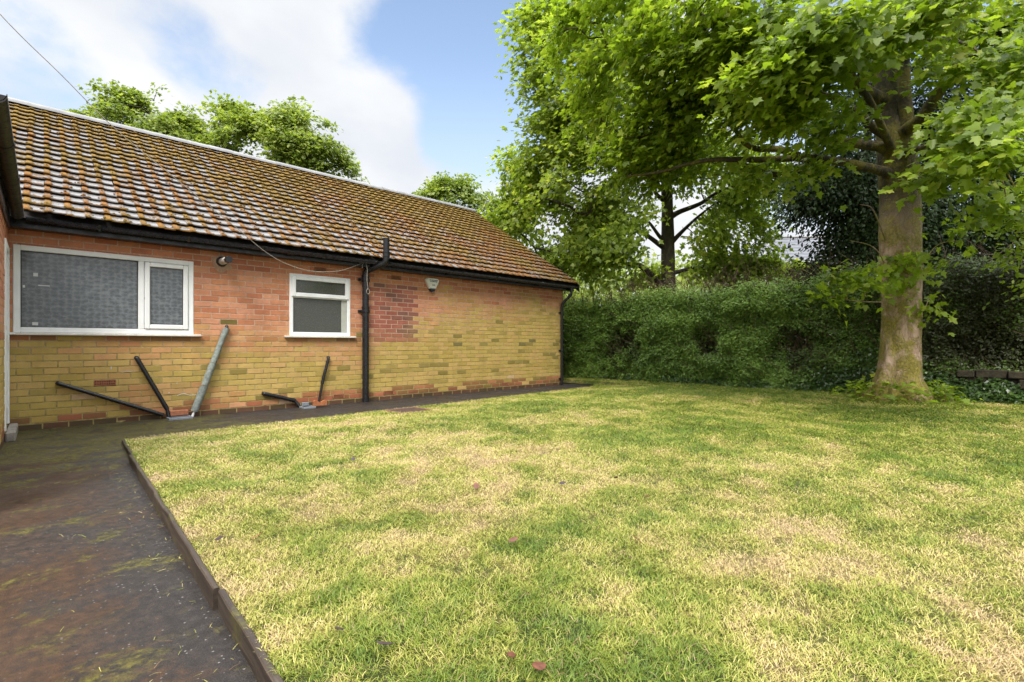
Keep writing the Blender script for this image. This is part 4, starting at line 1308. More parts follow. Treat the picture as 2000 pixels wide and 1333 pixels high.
# fallen leaves on the lawn
M_FALLEN = simple('dry_leaf', (.13, .045, .022, 1), .6, .5, 30)
M_FALLEN2 = simple('orange_leaf', (.42, .16, .07, 1), .55, .2, 30)
M_FALLEN3 = simple('dark_dead_leaf', (.05, .03, .03, 1), .6, .4, 30)
def fallen(px, py, s, m, label, rz):
    dd_ = .94 * FPX / (py - 673)
    p = at(px, py, dd_)
    p.z = float(lawn_z(np.array([p.x]), np.array([p.y]))[0]) + .045
    tv, tf = leaf_template([(.14, .1), (.30, .3), (.34, .5), (.22, .8)], .5, .5)
    me = bpy.data.meshes.new('fallen_leaf')
    vv = [(x * s, (y - .4) * s, z * s + .012) for x, y, z in tv]
    me.from_pydata([v for v in vv] + [(x, y, z - .0012) for x, y, z in vv], [], list(tf) + [tuple(i + len(vv) for i in f[::-1]) for f in tf])
    o = link('fallen_leaf', me, m, None, p)
    o.rotation_euler = (random.uniform(-.4, .4), random.uniform(-.4, .4), rz)
    tag(o, label, 'leaf', 'fallen leaves on the lawn')
fallen(504, 1059, .052, M_FALLEN2, 'orange fallen leaf on the grass beside the middle edging board', 1.0)
GEN = 'dry brown fallen leaf lying in the short grass of the lawn'
for px, py, s, m in ((1004, 1063, .05, M_FALLEN), (975, 940, .05, M_FALLEN), (1050, 1325, .05, M_FALLEN), (998, 1302, .04, M_FALLEN), (1203, 946, .04, M_FALLEN), (1240, 1066, .045, M_FALLEN), (930, 962, .06, M_FALLEN), (1262, 985, .04, M_FALLEN)):
    fallen(px, py, s, m, GEN, random.uniform(0, 6))
for px, py, s in ((430, 1064, .045), (748, 1279, .055), (663, 1256, .04), (1100, 958, .05), (690, 905, .05)):
    fallen(px, py, s, M_FALLEN3, 'blackened dead leaf lying in the short grass of the lawn', random.uniform(0, 6))

# straw clippings and crumbs of moss blown on the path
n = 420
x = rng.uniform(-.2, .5, n) + 0; x[:260] = .5 - np.abs(rng.normal(0, .12, 260)); y = rng.uniform(.6, 6.8, n)
x[320:] = rng.uniform(.5, 5.0, 100); y[320:] = edge_y(x[320:]) + np.abs(rng.normal(.05, .12, 100))
an = rng.uniform(0, 6.3, n)
D = np.stack([np.cos(an), np.sin(an), rng.normal(0, .05, n)], 1)
N = np.stack([rng.normal(0, .2, n), rng.normal(0, .2, n), np.ones(n)], 1)
STRAW = ([(-.03, 0, 0), (.03, 0, 0), (.025, .5, .05), (-.025, .5, .05), (.015, 1, 0), (-.015, 1, 0)], [(0, 1, 2, 3), (3, 2, 4, 5)])
tag(scatter('grass_clippings', np.stack([x, y, rng.uniform(.004, .009, n)], 1), N, D, rng.uniform(.010, .042, n), np.clip(rng.normal(.6, .2, n), 0, 1), STRAW, grass.data.materials[0]), 'straw clippings scattered over the dark path', 'clippings', kind='stuff')

# ------------------------------------------------------------------ trees
def blob_points(blobs, clump=.0, freq=.9, seed=0):
    out = []
    for (px, py, d, rx, ry, rd, n) in blobs:
        c = at(px, py, d)
        ex, ez = rx * d / FPX, ry * d / FPX
        k = tries = 0
        while k < n and tries < n * 8:
            tries += 1
            v = unit(1)[0] * rng.uniform() ** (1 / 2.4)
            p = c + Vector((ST, -CT, 0)) * float(v[0] * ex) + Vector((CT, ST, 0)) * float(v[1] * rd) + Vector((0, 0, float(v[2] * ez)))
            if mnoise.noise(p * freq + Vector((seed, 0, 0))) < clump: continue
            out.append(p); k += 1
    return out

def grow(seed_pts, seed_par, attr, step=.28, kill=.34, iters=150, wob=.12, grav=.0):
    nodes = [np.array(p, float) for p in seed_pts]
    par = list(seed_par)
    A = np.array([tuple(a) for a in attr])
    alive = np.ones(len(A), bool)
    nd = np.full(len(A), 1e9); ni = np.zeros(len(A), int)
    def upd(i0):
        B = np.array(nodes[i0:])
        for s0 in range(0, len(B), 400):
            q = B[s0:s0 + 400]
            dist = np.linalg.norm(A[:, None] - q[None], axis=2)
            j = dist.argmin(1); dm = dist[np.arange(len(A)), j]
            b = dm < nd
            nd[b] = dm[b]; ni[b] = i0 + s0 + j[b]
    upd(0)
    leafnode = np.full(len(A), -1)
    seen = set()
    for it in range(iters):
        k = nd < kill
        newly = k & alive
        leafnode[newly] = ni[newly]
        alive &= ~k
        if not alive.any(): break
        i0 = len(nodes)
        idx = np.where(alive)[0]
        order = {}
        for a in idx: order.setdefault(ni[a], []).append(a)
        for nn, al in order.items():
            v = (A[al] - nodes[nn]); v /= np.linalg.norm(v, axis=1, keepdims=True)
            v = v.mean(0); L = np.linalg.norm(v)
            if L < .05: v = A[al[0]] - nodes[nn]; L = np.linalg.norm(v)
            v = v / L + rng.normal(0, wob, 3) + np.array([0, 0, grav])
            v /= np.linalg.norm(v)
            p = nodes[nn] + v * step
            key = (nn, round(p[0], 1), round(p[1], 1), round(p[2], 1))
            if key in seen:
                alive[al[0]] = False; leafnode[al[0]] = nn
                continue
            seen.add(key)
            nodes.append(p); par.append(nn)
        if len(nodes) == i0: continue
        upd(i0)
    leafnode[leafnode < 0] = ni[leafnode < 0]
    return np.array(nodes), par, leafnode

def limbs_seed(lines, sub=.28):
    """lines: list of (points, r0, r1, parent line or None); returns node list/parents/radii and fine polylines"""
    pts, par, rad, poly = [], [], [], []
    for (ps, r0, r1, pl) in lines:
        sl = smooth_line(ps, 8)
        poly.append((sl, [r0 + (r1 - r0) * (i / (len(sl) - 1)) ** .8 for i in range(len(sl))]))
        if pl is None: prev = -1
        else:
            prev = min(range(len(pts)), key=lambda i: (pts[i] - sl[0]).length)
        last = None
        for i, p in enumerate(sl):
            if last is not None and (p - last).length < sub and i < len(sl) - 1: continue
            pts.append(p); par.append(prev); rad.append(poly[-1][1][i]); prev = len(pts) - 1; last = p
    return pts, par, rad, poly

def branch_mesh(mb, nodes, par, leafnode, seedn, tip=.0055, e=2.4, off=(0, 0, 0), rmax=.09, n=5):
    w = np.zeros(len(nodes)); ch = np.zeros(len(nodes), int)
    for l in leafnode: w[l] += .6
    for i in range(len(nodes) - 1, -1, -1):
        if par[i] >= 0:
            w[par[i]] += max(w[i], 1.0)
    r = np.minimum(tip * np.maximum(w, 1) ** (1 / e), rmax)
    I = np.array([i for i in range(len(nodes)) if i >= seedn and par[i] >= 0])
    a, b = nodes[[par[i] for i in I]], nodes[I]
    ra = np.minimum(r[[par[i] for i in I]], r[I] * 1.3); rb_ = r[I]
    t = b - a; t /= np.linalg.norm(t, axis=1, keepdims=True) + 1e-9
    u = np.cross(t, np.where(np.abs(t[:, 2:3]) < .9, [[0, 0, 1.0]], [[1.0, 0, 0]])); u /= np.linalg.norm(u, axis=1, keepdims=True)
    w_ = np.cross(t, u)
    an = np.arange(n) * 2 * np.pi / n
    ring = u[:, None] * np.cos(an)[None, :, None] + w_[:, None] * np.sin(an)[None, :, None]
    V = np.concatenate([a[:, None] + ring * ra[:, None, None], b[:, None] + ring * rb_[:, None, None]], 1)
    q = [(k, (k + 1) % n, n + (k + 1) % n, n + k) for k in range(n)]
    for vv in V:
        mb.add([tuple(p) for p in vv], q, True)

def crown(name, A, per, spread, size, centre, tmpl, m, parent, off, up=.75, outw=.5, flat=.45, tshift=0.0, tvar=.18, droop=.5):
    A = np.array([tuple(a) for a in A])
    n = len(A)
    cen = np.array(tuple(centre))
    out = A - cen; out /= np.linalg.norm(out, axis=1, keepdims=True) + 1e-6
    pn = out * outw + np.array([0, 0, up]) + rng.normal(0, .25, (n, 3))
    pn /= np.linalg.norm(pn, axis=1, keepdims=True)
    pn = np.repeat(pn, per, 0); o2 = np.repeat(out, per, 0)
    q = rng.normal(0, 1, (n * per, 3))
    q -= pn * (q * pn).sum(1, keepdims=True) * (1 - flat * .5)
    q *= spread * .55
    P = np.repeat(A, per, 0) + q
    rr = np.linalg.norm(q, axis=1)
    P[:, 2] -= droop * rr ** 2
    N = pn * 1.0 + rng.normal(0, .36, P.shape)
    D = q / (rr[:, None] + 1e-6) * .6 + o2 * .35 + np.array([0, 0, -.55]) + rng.normal(0, .3, P.shape)
    ctint = np.repeat(rng.normal(0, .12, n), per)
    t = np.clip(.42 + tshift + ctint + rng.normal(0, tvar, n * per), 0, 1)
    s = size * rng.uniform(.65, 1.25, n * per)
    return scatter(name, P - np.array(off), N, D, s, t, tmpl, m, parent)

# --- the big sycamore on the lawn
base = at(1757, 787, 8.2); base.z = .04
TB = tuple(base)
def tl(*q): return [at(*p) for p in q]
tree = empty('sycamore_tree', TB)
tag(tree, 'big sycamore with thick mossy trunk standing on the lawn in front of the hedge', 'tree')
trunk_pts = [base + Vector((0, 0, -.06))] + tl((1757, 765, 8.2), (1757, 735, 8.2), (1759, 690, 8.2), (1760, 640, 8.2), (1760, 580, 8.2), (1759, 520, 8.22), (1758, 450, 8.25), (1757, 390, 8.3), (1752, 330, 8.3), (1748, 280, 8.3), (1740, 220, 8.35), (1733, 150, 8.4), (1728, 60, 8.5), (1724, -60, 8.6), (1728, -220, 8.7))
trunk_r = [.50, .38, .308, .280, .268, .268, .285, .285, .275, .28, .265, .21, .18, .155, .12, .06]
sp, sr = [], []
fine = smooth_line(trunk_pts, 6)
for i, p in enumerate(fine):
    k = i / 6; j = min(int(k), len(trunk_r) - 2); f_ = k - j
    sr.append(trunk_r[j] * (1 - f_) + trunk_r[j + 1] * f_)
def tj(p, a, i):
    z = p.z
    root = max(0, 1 - z / .55)
    v = 1 + root * .28 * math.sin(a * 5 + .6) + root * .10 * math.sin(a * 3 + 2)
    v += .055 * mnoise.noise(Vector((math.cos(a) * 1.3, math.sin(a) * 1.3, z * .8)))
    v += .030 * mnoise.noise(Vector((math.cos(a) * 4, math.sin(a) * 4, z * 3)))
    v += .018 * mnoise.noise(Vector((math.cos(a) * 9, math.sin(a) * 9, z * 7)))
    v += .05 * math.exp(-((z - 2.35) / .12) ** 2)      # the swelling where shoots leave the trunk
    return v
tm = MB(TB)
dense_pts, dense_r = [], []
for i in range(len(fine) - 1):
    for q in range(3):
        dense_pts.append(fine[i].lerp(fine[i + 1], q / 3)); dense_r.append(sr[i] + (sr[i + 1] - sr[i]) * q / 3)
tm.tube(dense_pts, dense_r, 40, True, tj)
# root buttress on the left and the second stem on the right
bj = lambda p, a, i: 1 + .12 * mnoise.noise(Vector((math.cos(a) * 2, math.sin(a) * 2, p.z * 3)))
tm.tube(smooth_line(tl((1716, 792, 8.05), (1724, 760, 8.05), (1738, 715, 8.08), (1742, 670, 8.12), (1748, 630, 8.15)), 6), [.15 - .11 * k / 24 for k in range(25)], 16, True, bj)
LIMBS = [
    (tl((1745, 300, 8.25), (1717, 287, 8.1), (1660, 279, 7.9), (1629, 274, 7.8), (1591, 259, 7.7), (1550, 246, 7.6), (1487, 233, 7.6), (1416, 197, 7.6), (1340, 150, 7.7), (1270, 90, 7.9)), .098, .018, 0),
    (tl((1500, 236, 7.6), (1440, 225, 7.6), (1385, 226, 7.7), (1330, 240, 7.9), (1250, 270, 8.2)), .055, .014, 1),
    (tl((1748, 345, 8.25), (1717, 333, 8.1), (1660, 320, 7.9), (1582, 309, 7.7), (1503, 312, 7.6), (1440, 312, 7.6), (1388, 313, 7.7), (1340, 322, 7.8), (1290, 336, 8.0), (1225, 345, 8.3)), .088, .014, 0),
    (tl((1590, 311, 7.7), (1545, 340, 7.8), (1496, 338, 7.8), (1462, 325, 7.8), (1425, 312, 7.8)), .058, .030, 1),
    (tl((1560, 305, 7.7), (1520, 292, 7.6), (1478, 291, 7.6), (1455, 280, 7.6), (1441, 262, 7.6), (1430, 240, 7.6), (1405, 190, 7.6), (1395, 120, 7.6)), .058, .016, 1),
    (tl((1740, 268, 8.3), (1708, 252, 8.0), (1685, 228, 7.7), (1661, 211, 7.4), (1600, 180, 6.9), (1540, 150, 6.4), (1470, 120, 6.0)), .085, .015, 0),
    (tl((1738, 205, 8.35), (1640, 150, 7.9), (1547, 110, 7.5), (1487, 69, 7.2), (1440, 58, 7.0), (1350, 20, 6.9), (1260, -40, 6.9)), .105, .018, 0),
    (tl((1752, 300, 8.25), (1768, 235, 8.1), (1766, 170, 8.0), (1766, 110, 8.0), (1768, 57, 8.0), (1764, -30, 8.0), (1750, -140, 8.0)), .125, .04, 0),
    (tl((1755, 270, 8.2), (1774, 252, 8.0), (1803, 227, 7.7), (1850, 158, 7.3), (1913, 104, 6.9), (1960, 57, 6.6), (2010, 10, 6.4), (2080, -70, 6.3)), .125, .03, 0),
    (tl((1850, 158, 7.3), (1880, 75, 7.2), (1850, 30, 7.2), (1830, -20, 7.2)), .05, .015, 1),
    (tl((1768, 110, 8.0), (1800, 85, 7.4), (1840, 75, 6.8), (1900, 90, 6.3)), .05, .014, 1),
    (tl((1764, 300, 8.15), (1800, 290, 7.4), (1850, 275, 6.6), (1900, 280, 5.8), (1950, 300, 5.2)), .065, .012, 0),
    (tl((1740, 290, 8.1), (1700, 200, 7.2), (1660, 140, 6.4), (1610, 90, 5.8), (1560, 60, 5.4)), .06, .012, 0),
    (tl((1730, 470, 8.1), (1712, 425, 7.9), (1700, 405, 7.8), (1680, 400, 7.7)), .014, .006, 0),
    (tl((1735, 590, 8.0), (1690, 590, 7.8), (1650, 585, 7.7), (1620, 580, 7.7)), .010, .004, 0),
    (tl((1735, 540, 8.0), (1720, 500, 7.8), (1700, 480, 7.7), (1660, 470, 7.6)), .010, .004, 0),
    (tl((1782, 560, 8.0), (1800, 520, 7.8), (1830, 480, 7.7), (1870, 470, 7.6)), .010, .004, 0),
    (tl((1783, 620, 8.0), (1805, 605, 7.8), (1815, 580, 7.8)), .008, .004, 0),
]
seeds = [(trunk_pts, .3, .06, None)] + LIMBS
pts, par, rad, poly = limbs_seed(seeds)
for (sl, rr_) in poly[1:]:
    tm.tube(sl, rr_, 10, True, lambda p, a, i: 1 + .10 * mnoise.noise(Vector((p.x * 6 + math.cos(a), p.y * 6 + math.sin(a), p.z * 6))))
BL1 = [
    (1560, 335, 7.5, 50, 12, .25, 7), (1450, 345, 7.6, 50, 14, .3, 9),  (1620, 265, 7.4, 40, 12, .3, 6),
    (1290, 330, 9.0, 100, 40, .8, 40), (1400, 270, 8.6, 80, 30, .7, 26), (1180, 180, 9.0, 60, 80, .9, 50), (1130, 60, 9.6, 60, 70, .8, 40), (1920, 60, 6.6, 80, 40, .6, 24), (1690, 60, 7.0, 70, 50, .5, 26),
    (1720, 40, 6.2, 50, 36, .5, 22), (1700, 110, 6.6, 40, 20, .4, 10), (1560, 215, 6.6, 60, 20, .4, 16), (1840, 345, 5.8, 40, 22, .3, 8), (1960, 390, 5.4, 40, 30, .3, 10), (1500, 60, 6.4, 70, 50, .7, 36), (1420, 130, 6.8, 60, 40, .6, 26), (1330, 180, 7.6, 60, 40, .7, 30), (1860, 120, 6.0, 50, 24, .4, 12),
    (1260, 120, 7.9, 75, 90, .9, 80), (1390, 60, 7.0, 110, 70, .9, 80), (1490, 160, 6.1, 85, 50, .7, 45), (1610, 70, 5.6, 110, 46, .7, 52),
    (1600, 200, 6.4, 80, 20, .5, 26), (1650, 130, 6.0, 60, 36, .5, 24), (1790, 20, 5.7, 100, 36, .7, 40), (1890, 250, 5.2, 62, 40, .5, 26), (1970, 290, 4.7, 50, 50, .5, 20),
    (1970, 130, 5.8, 60, 50, .6, 20), (1340, 235, 8.2, 110, 45, .8, 60), (1440, 215, 7.4, 80, 30, .5, 30), (1600, 235, 7.2, 70, 16, .4, 14), (1270, 300, 8.6, 90, 40, .8, 40), (1180, 40, 9.2, 80, 80, .9, 50), (1230, 250, 8.4, 60, 60, .7, 28), (1400, 150, 7.3, 90, 45, .8, 42), (1940, 200, 6.4, 60, 40, .6, 14),
    (1300, -120, 7.6, 230, 100, 1.2, 60), (1600, -130, 7.4, 220, 100, 1.3, 60), (1880, -120, 7.2, 220, 100, 1.3, 60), (2130, 120, 6.4, 110, 180, 1.2, 60),
    (1720, -330, 8.8, 260, 110, 1.8, 60), (2050, -250, 9.0, 200, 150, 1.4, 50), (1880, 40, 9.5, 120, 70, 1.0, 24),
    (1680, 470, 7.7, 34, 14, .12, 4), (1640, 535, 7.7, 40, 22, .12, 6), (1625, 580, 7.7, 18, 10, .1, 2), (1765, 520, 7.8, 30, 30, .1, 6), (1845, 500, 7.7, 34, 36, .15, 8), (1885, 455, 7.6, 18, 20, .1, 3), (1825, 605, 7.8, 18, 10, .1, 2), (1715, 545, 7.7, 24, 12, .1, 3),
]
A1 = blob_points(BL1, -.12, 1.0, 3)
nodes, par, leafn = grow(pts, par, A1)
branch_mesh(tm, nodes, par, leafn, len(pts))
tm.build('trunk', M_BARK, tree)
crown('crown', A1, 26, .32, .103, at(1740, 150, 8.6), MAPLE, M_SYC, tree, TB, flat=.5)
# shoots and leaves round the foot of the trunk
n = 560
an = rng.uniform(0, 6.28, n); rr_ = np.abs(rng.normal(0, .20, n)) + .46
P = np.stack([base.x + np.cos(an) * rr_, base.y + np.sin(an) * rr_, .05 + rng.uniform(0, .42, n) * np.clip(1.45 - rr_, .2, 1)], 1)
N = np.stack([np.cos(an) * .4, np.sin(an) * .4, np.ones(n)], 1) + rng.normal(0, .4, (n, 3))
D = np.stack([np.cos(an), np.sin(an), -.2 * np.ones(n)], 1) + rng.normal(0, .4, (n, 3))
scatter('leaves', P - np.array(TB), N, D, rng.uniform(.05, .12, n), np.clip(rng.normal(.4, .25, n), 0, 1), MAPLE_LO, M_SYC, tree)
sh = MB(TB)  # bare stems of the shoots at the trunk foot
for k in range(46):
    a = random.uniform(0, 6.28); r0 = random.uniform(.46, .68)
    p0 = Vector((base.x + math.cos(a) * r0, base.y + math.sin(a) * r0, .03))
    sh.tube([p0, p0 + Vector((math.cos(a) * .05, math.sin(a) * .05, random.uniform(.08, .28)))], [.005, .002], 4)
sh.build('shoot_stems', simple('pale_shoot', (.25, .15, .07, 1), .7, .4, 30), tree)

# --- trees beyond the hedge and behind the house
def make_tree(name, label, cat, lines, blobs, leafmat, leafsize, per, spread, tmpl, centre, bark=None, clump=-.1, kill=.4, step=.34, tip=.008, group=None, up=.75, outw=.5, tshift=0., freq=.8, seed=1, droop=.4, tvar=.18):
    b = Vector(lines[0][0][0]); off = tuple(b)
    t = empty(name, off)
    tag(t, label, cat, group)
    pts, par, rad, poly = limbs_seed(lines, .34)
    m = MB(off)
    for i, (sl, rr) in enumerate(poly):
        m.tube(sl, rr, 16 if i == 0 else 8, True, lambda p, a, i: 1 + .08 * mnoise.noise(Vector((p.x * 3 + math.cos(a), p.y * 3 + math.sin(a), p.z * 2))))
    A = blob_points(blobs, clump, freq, seed)
    nodes, par, lf = grow(pts, par, A, step, kill)
    branch_mesh(m, nodes, par, lf, len(pts), tip=tip)
    m.build('trunk', bark or M_BARK2, t)
    crown('crown', A, per, spread, leafsize, centre, tmpl, leafmat, t, off, up, outw, tshift=tshift, droop=droop, tvar=tvar)
    return t

D2 = 14.6
b2 = at(1306, 700, D2); b2.z = -.05
make_tree('sycamore_tree', 'tall sycamore with slim dark trunk rising behind the hedge, left of the big one', 'tree',
    [([b2] + tl((1306, 600, D2), (1305, 520, D2), (1304, 440, D2), (1303, 390, D2), (1300, 330, D2), (1292, 250, D2), (1285, 150, D2), (1280, 20, D2), (1275, -140, D2), (1275, -260, D2)), .26, .05, None),
     (tl((1300, 575, D2), (1287, 553, D2), (1262, 528, D2 - .2), (1239, 516, D2 - .4), (1196, 521, D2 - .6), (1160, 517, D2 - .8), (1120, 505, D2 - 1)), .12, .03, 0),
     (tl((1303, 490, D2), (1288, 478, D2), (1250, 452, D2 - .4), (1205, 432, D2 - .8), (1150, 420, D2 - 1.2)), .10, .025, 0),
     (tl((1304, 478, D2), (1288, 462, D2), (1272, 440, D2), (1255, 420, D2 + .2), (1220, 380, D2 + .4)), .075, .02, 0),
     (tl((1308, 478, D2), (1330, 455, D2), (1362, 425, D2 - .2), (1400, 395, D2 - .4)), .085, .02, 0),
     (tl((1308, 425, D2), (1328, 414, D2), (1368, 398, D2 - .3), (1400, 377, D2 - .5), (1440, 362, D2 - .6), (1490, 352, D2 - .8)), .095, .018, 0),
     (tl((1310, 535, D2), (1360, 524, D2 + .2), (1431, 526, D2 + .4), (1500, 515, D2 + .6)), .07, .02, 0),
     (tl((1300, 395, D2), (1281, 378, D2), (1270, 350, D2), (1230, 300, D2 - .5), (1150, 250, D2 - 1)), .08, .02, 0),
     (tl((1290, 240, D2), (1220, 180, D2 - .4), (1140, 140, D2 - .8), (1070, 120, D2 - .8)), .08, .02, 0)],
    [(1060, 95, 14.2, 62, 105, 1.3, 120), (1085, 225, 13.8, 60, 40, 1.1, 56), (1140, 150, 13.4, 90, 110, 1.2, 110), (1030, 330, 15.5, 55, 60, 1.0, 70), (1100, 410, 14.6, 110, 70, 1.1, 120), (1150, 320, 13.2, 100, 70, 1.1, 105), (1175, 480, 13.4, 85, 60, 1.0, 85), (1000, 420, 16.2, 60, 60, .9, 66), (1085, 510, 15.2, 55, 45, .9, 50),
     (1230, 230, 13, 110, 80, 1.1, 90), (1330, 310, 13.6, 120, 46, 1.1, 100), (1090, 330, 14.2, 80, 60, 1.1, 70), (1140, 440, 14.4, 80, 60, 1.0, 70), (1060, 460, 15.6, 60, 50, .9, 50), (1450, 430, 15.0, 60, 60, .9, 50), (1400, 525, 15.4, 70, 22, .8, 24), (1450, 370, 14, 65, 45, 1.1, 44), (1430, 460, 14.2, 80, 45, 1.1, 52), (1235, 420, 13.6, 40, 50, .9, 16), (1470, 330, 14, 70, 45, 1.0, 44), (1230, 510, 14.8, 40, 24, .8, 12), (1220, 40, 14, 120, 110, 1.4, 100), (1380, 120, 14.4, 130, 150, 1.4, 80), (1180, -150, 14.6, 190, 110, 1.6, 110), (1400, -170, 14.8, 160, 120, 1.6, 80), (1440, 520, 14.6, 90, 30, .9, 34), (1250, 545, 15.0, 60, 24, .8, 22)],
    M_SYC2, .138, 30, .48, MAPLE_LO, at(1260, 300, 14.8), clump=-.10, tip=.008, tshift=.03)

# dark evergreen behind the big trunk
b3 = at(1700, 720, 11.2); b3.z = -.05
make_tree('evergreen_tree', 'dark dense evergreen standing behind the big sycamore trunk', 'tree',
    [([b3] + tl((1700, 600, 11.2), (1695, 480, 11.2), (1690, 350, 11.2), (1700, 200, 11.3), (1710, 60, 11.4)), .2, .04, None),
     (tl((1698, 430, 11.2), (1640, 400, 11), (1580, 390, 10.8)), .06, .015, 0), (tl((1698, 350, 11.2), (1780, 300, 11), (1860, 260, 11)), .07, .015, 0), (tl((1700, 520, 11.2), (1780, 470, 11), (1880, 440, 10.9)), .07, .015, 0)],
    [(1640, 375, 11, 90, 50, .9, 220), (1600, 340, 11, 90, 36, .8, 90), (1690, 430, 11, 60, 70, .7, 110), (1840, 560, 10.9, 90, 60, .8, 120), (1940, 330, 11, 60, 120, .9, 140), (1570, 395, 11.2, 50, 24, .6, 50), (1640, 300, 11.2, 80, 70, .9, 100), (1850, 260, 11.4, 100, 110, 1.1, 280), (1800, 440, 10.6, 70, 60, .6, 120), (1950, 440, 10.4, 60, 60, .6, 110), (1880, 400, 11, 100, 80, 1.0, 200), (1690, 200, 11.5, 90, 80, 1.0, 150), (1670, 480, 10.9, 60, 50, .8, 110), (1800, 500, 10.9, 80, 70, .8, 160), (1920, 510, 10.9, 70, 70, .8, 140), (1760, 90, 11.8, 120, 80, 1.2, 110), (1560, 210, 11.6, 60, 60, .9, 50), (1930, 130, 11.8, 90, 90, 1.1, 80), (1770, 370, 11.3, 70, 70, .8, 70), (1620, 540, 10.9, 60, 30, .6, 40)],
    M_HOLLY, .082, 36, .46, OVAL, at(1740, 350, 11.8), clump=-.25, kill=.36, tip=.006, up=.5, outw=.7, seed=5)

# two sycamores behind the roof
def back_tree(px, pyt, d, blobs, label, seed, tshift=0.):
    b = at(px, 690, d); b.z = -.1
    tops = [(px, 520, d), (px + 2, 400, d), (px + 4, 320, d), (px, pyt + 40, d)]
    side = [(tl((px, 430, d), (px - 60, 360, d - .5), (px - 100, 300, d - .8)), .14, .03, 0), (tl((px, 420, d), (px + 60, 350, d - .4), (px + 110, 320, d - .4)), .14, .03, 0), (tl((px, 360, d), (px + 20, 300, d - .8), (px + 40, 250, d - 1.0)), .10, .025, 0)]
    make_tree('sycamore_tree', label, 'tree', [([b] + tl(*tops), .34, .05, None)] + side, blobs, M_BACK, .15, 34, .46, MAPLE_LO, at(px, 330, d + .3), kill=.5, step=.42, clump=-.05, tip=.010, tshift=tshift, freq=.6, seed=seed)
back_tree(290, 180, 21.0, [(250, 195, 21, 55, 24, 1.2, 50), (205, 200, 20.6, 22, 30, .8, 22), (330, 215, 21, 45, 32, 1.2, 46), (270, 245, 20.2, 85, 34, 1.4, 80), (165, 225, 20.6, 26, 14, .8, 14), (350, 265, 20.6, 55, 30, 1.2, 50), (300, 300, 20.4, 110, 45, 1.5, 150), (370, 290, 20.6, 50, 40, 1.2, 60), (290, 225, 20.6, 70, 26, 1.2, 60), (380, 250, 21, 16, 20, .7, 10), (240, 360, 21, 110, 60, 1.6, 60)], 'round-topped sycamore behind the house roof, left of the two', 9)
back_tree(550, 200, 21.5, [(445, 215, 21.4, 26, 26, .9, 24), (470, 245, 21, 58, 36, 1.2, 62), (575, 225, 21.4, 50, 28, 1.1, 48), (520, 250, 21.2, 50, 24, 1.1, 36), (600, 260, 21, 60, 40, 1.3, 66), (530, 290, 20.4, 110, 48, 1.5, 190), (430, 300, 20.8, 40, 40, 1.0, 50), (560, 250, 20.8, 70, 30, 1.2, 60), (640, 310, 20.8, 50, 40, 1.2, 52), (440, 280, 21, 32, 40, .9, 34), (670, 350, 21, 36, 30, 1.0, 28), (590, 360, 21, 110, 50, 1.5, 80), (460, 340, 21, 70, 60, 1.4, 60)], 'wider sycamore behind the house roof, right of the two, reaching down to the ridge', 10, .04)
# small tree beyond the gable
b5 = at(890, 690, 24); b5.z = -.1
make_tree('garden_tree', 'small bushy tree seen over the lower end of the roof ridge', 'tree',
    [([b5] + tl((890, 560, 24), (888, 460, 24), (885, 390, 24), (885, 350, 24)), .2, .04, None)],
    [(860, 360, 24, 42, 22, 1.2, 44), (920, 362, 24, 26, 26, 1.0, 32), (890, 400, 24, 75, 30, 1.5, 70), (960, 410, 24, 40, 40, 1.2, 44), (830, 385, 24, 26, 16, .9, 18), (900, 450, 24, 90, 40, 1.6, 60), (985, 470, 23, 60, 40, 1.5, 50)],
    M_BACK, .15, 32, .5, MAPLE_LO, at(900, 430, 24.3), kill=.5, step=.42, clump=-.02, freq=.6, seed=12)
# bright bush on top of the hedge and the far greenery seen under the branches
b6 = at(1480, 690, 15.5); b6.z = -.05
make_tree('bush', 'light green bush showing above the hedge in front of the grey roof', 'bush',
    [([b6] + tl((1480, 620, 15.5), (1482, 560, 15.5), (1485, 520, 15.5)), .07, .03, None)],
    [(1480, 528, 15.3, 70, 26, .9, 70), (1540, 535, 15.4, 50, 22, .8, 44), (1430, 545, 15.4, 50, 20, .8, 36), (1500, 570, 15.2, 90, 30, .9, 50)],
    M_SYC2, .13, 26, .45, MAPLE_LO, at(1480, 590, 15.6), tshift=.10, seed=15)
b7 = at(1985, 690, 8.2); b7.z = 0
make_tree('laburnum_tree', 'yellow-green leafy sapling at the right edge in front of the dark evergreens', 'tree',
    [([b7] + tl((1990, 600, 8.2), (1990, 520, 8.0), (1985, 450, 7.8), (1980, 400, 7.6)), .04, .015, None)],
    [(1985, 430, 7.6, 36, 40, .3, 22), (1975, 510, 7.6, 26, 26, .25, 12), (2040, 450, 7.7, 50, 90, .5, 30), (1995, 560, 7.7, 14, 24, .2, 6)],
    M_SYC, .09, 14, .22, OVAL, at(2000, 480, 8.0), tshift=.16, kill=.3, step=.22, seed=18)

# far wood closing the view under the branches
fw_pts = []
for k in range(1500):
    px = random.uniform(1000, 2350); d = random.uniform(36, 46)
    top = 520 + 40 * mnoise.noise(Vector((px * .012, 0, 4)))
    fw_pts.append(at(px, random.uniform(top, 668), d))
FA = np.array([tuple(p) for p in fw_pts])
FP = np.repeat(FA, 16, 0) + rng.normal(0, .6, (len(FA) * 16, 3))
fwo = scatter('far_wood', FP, rng.normal(0, .5, FP.shape) + np.array([-.5, -.5, .6]), rng.normal(0, 1, FP.shape), rng.uniform(.28, .5, len(FP)), np.clip(rng.normal(.6, .2, len(FP)), 0, 1), MAPLE_LO, M_BACK)
tag(fwo, 'bright green far-off trees glimpsed under the sycamore branches beyond the hedge', 'woodland', kind='stuff')

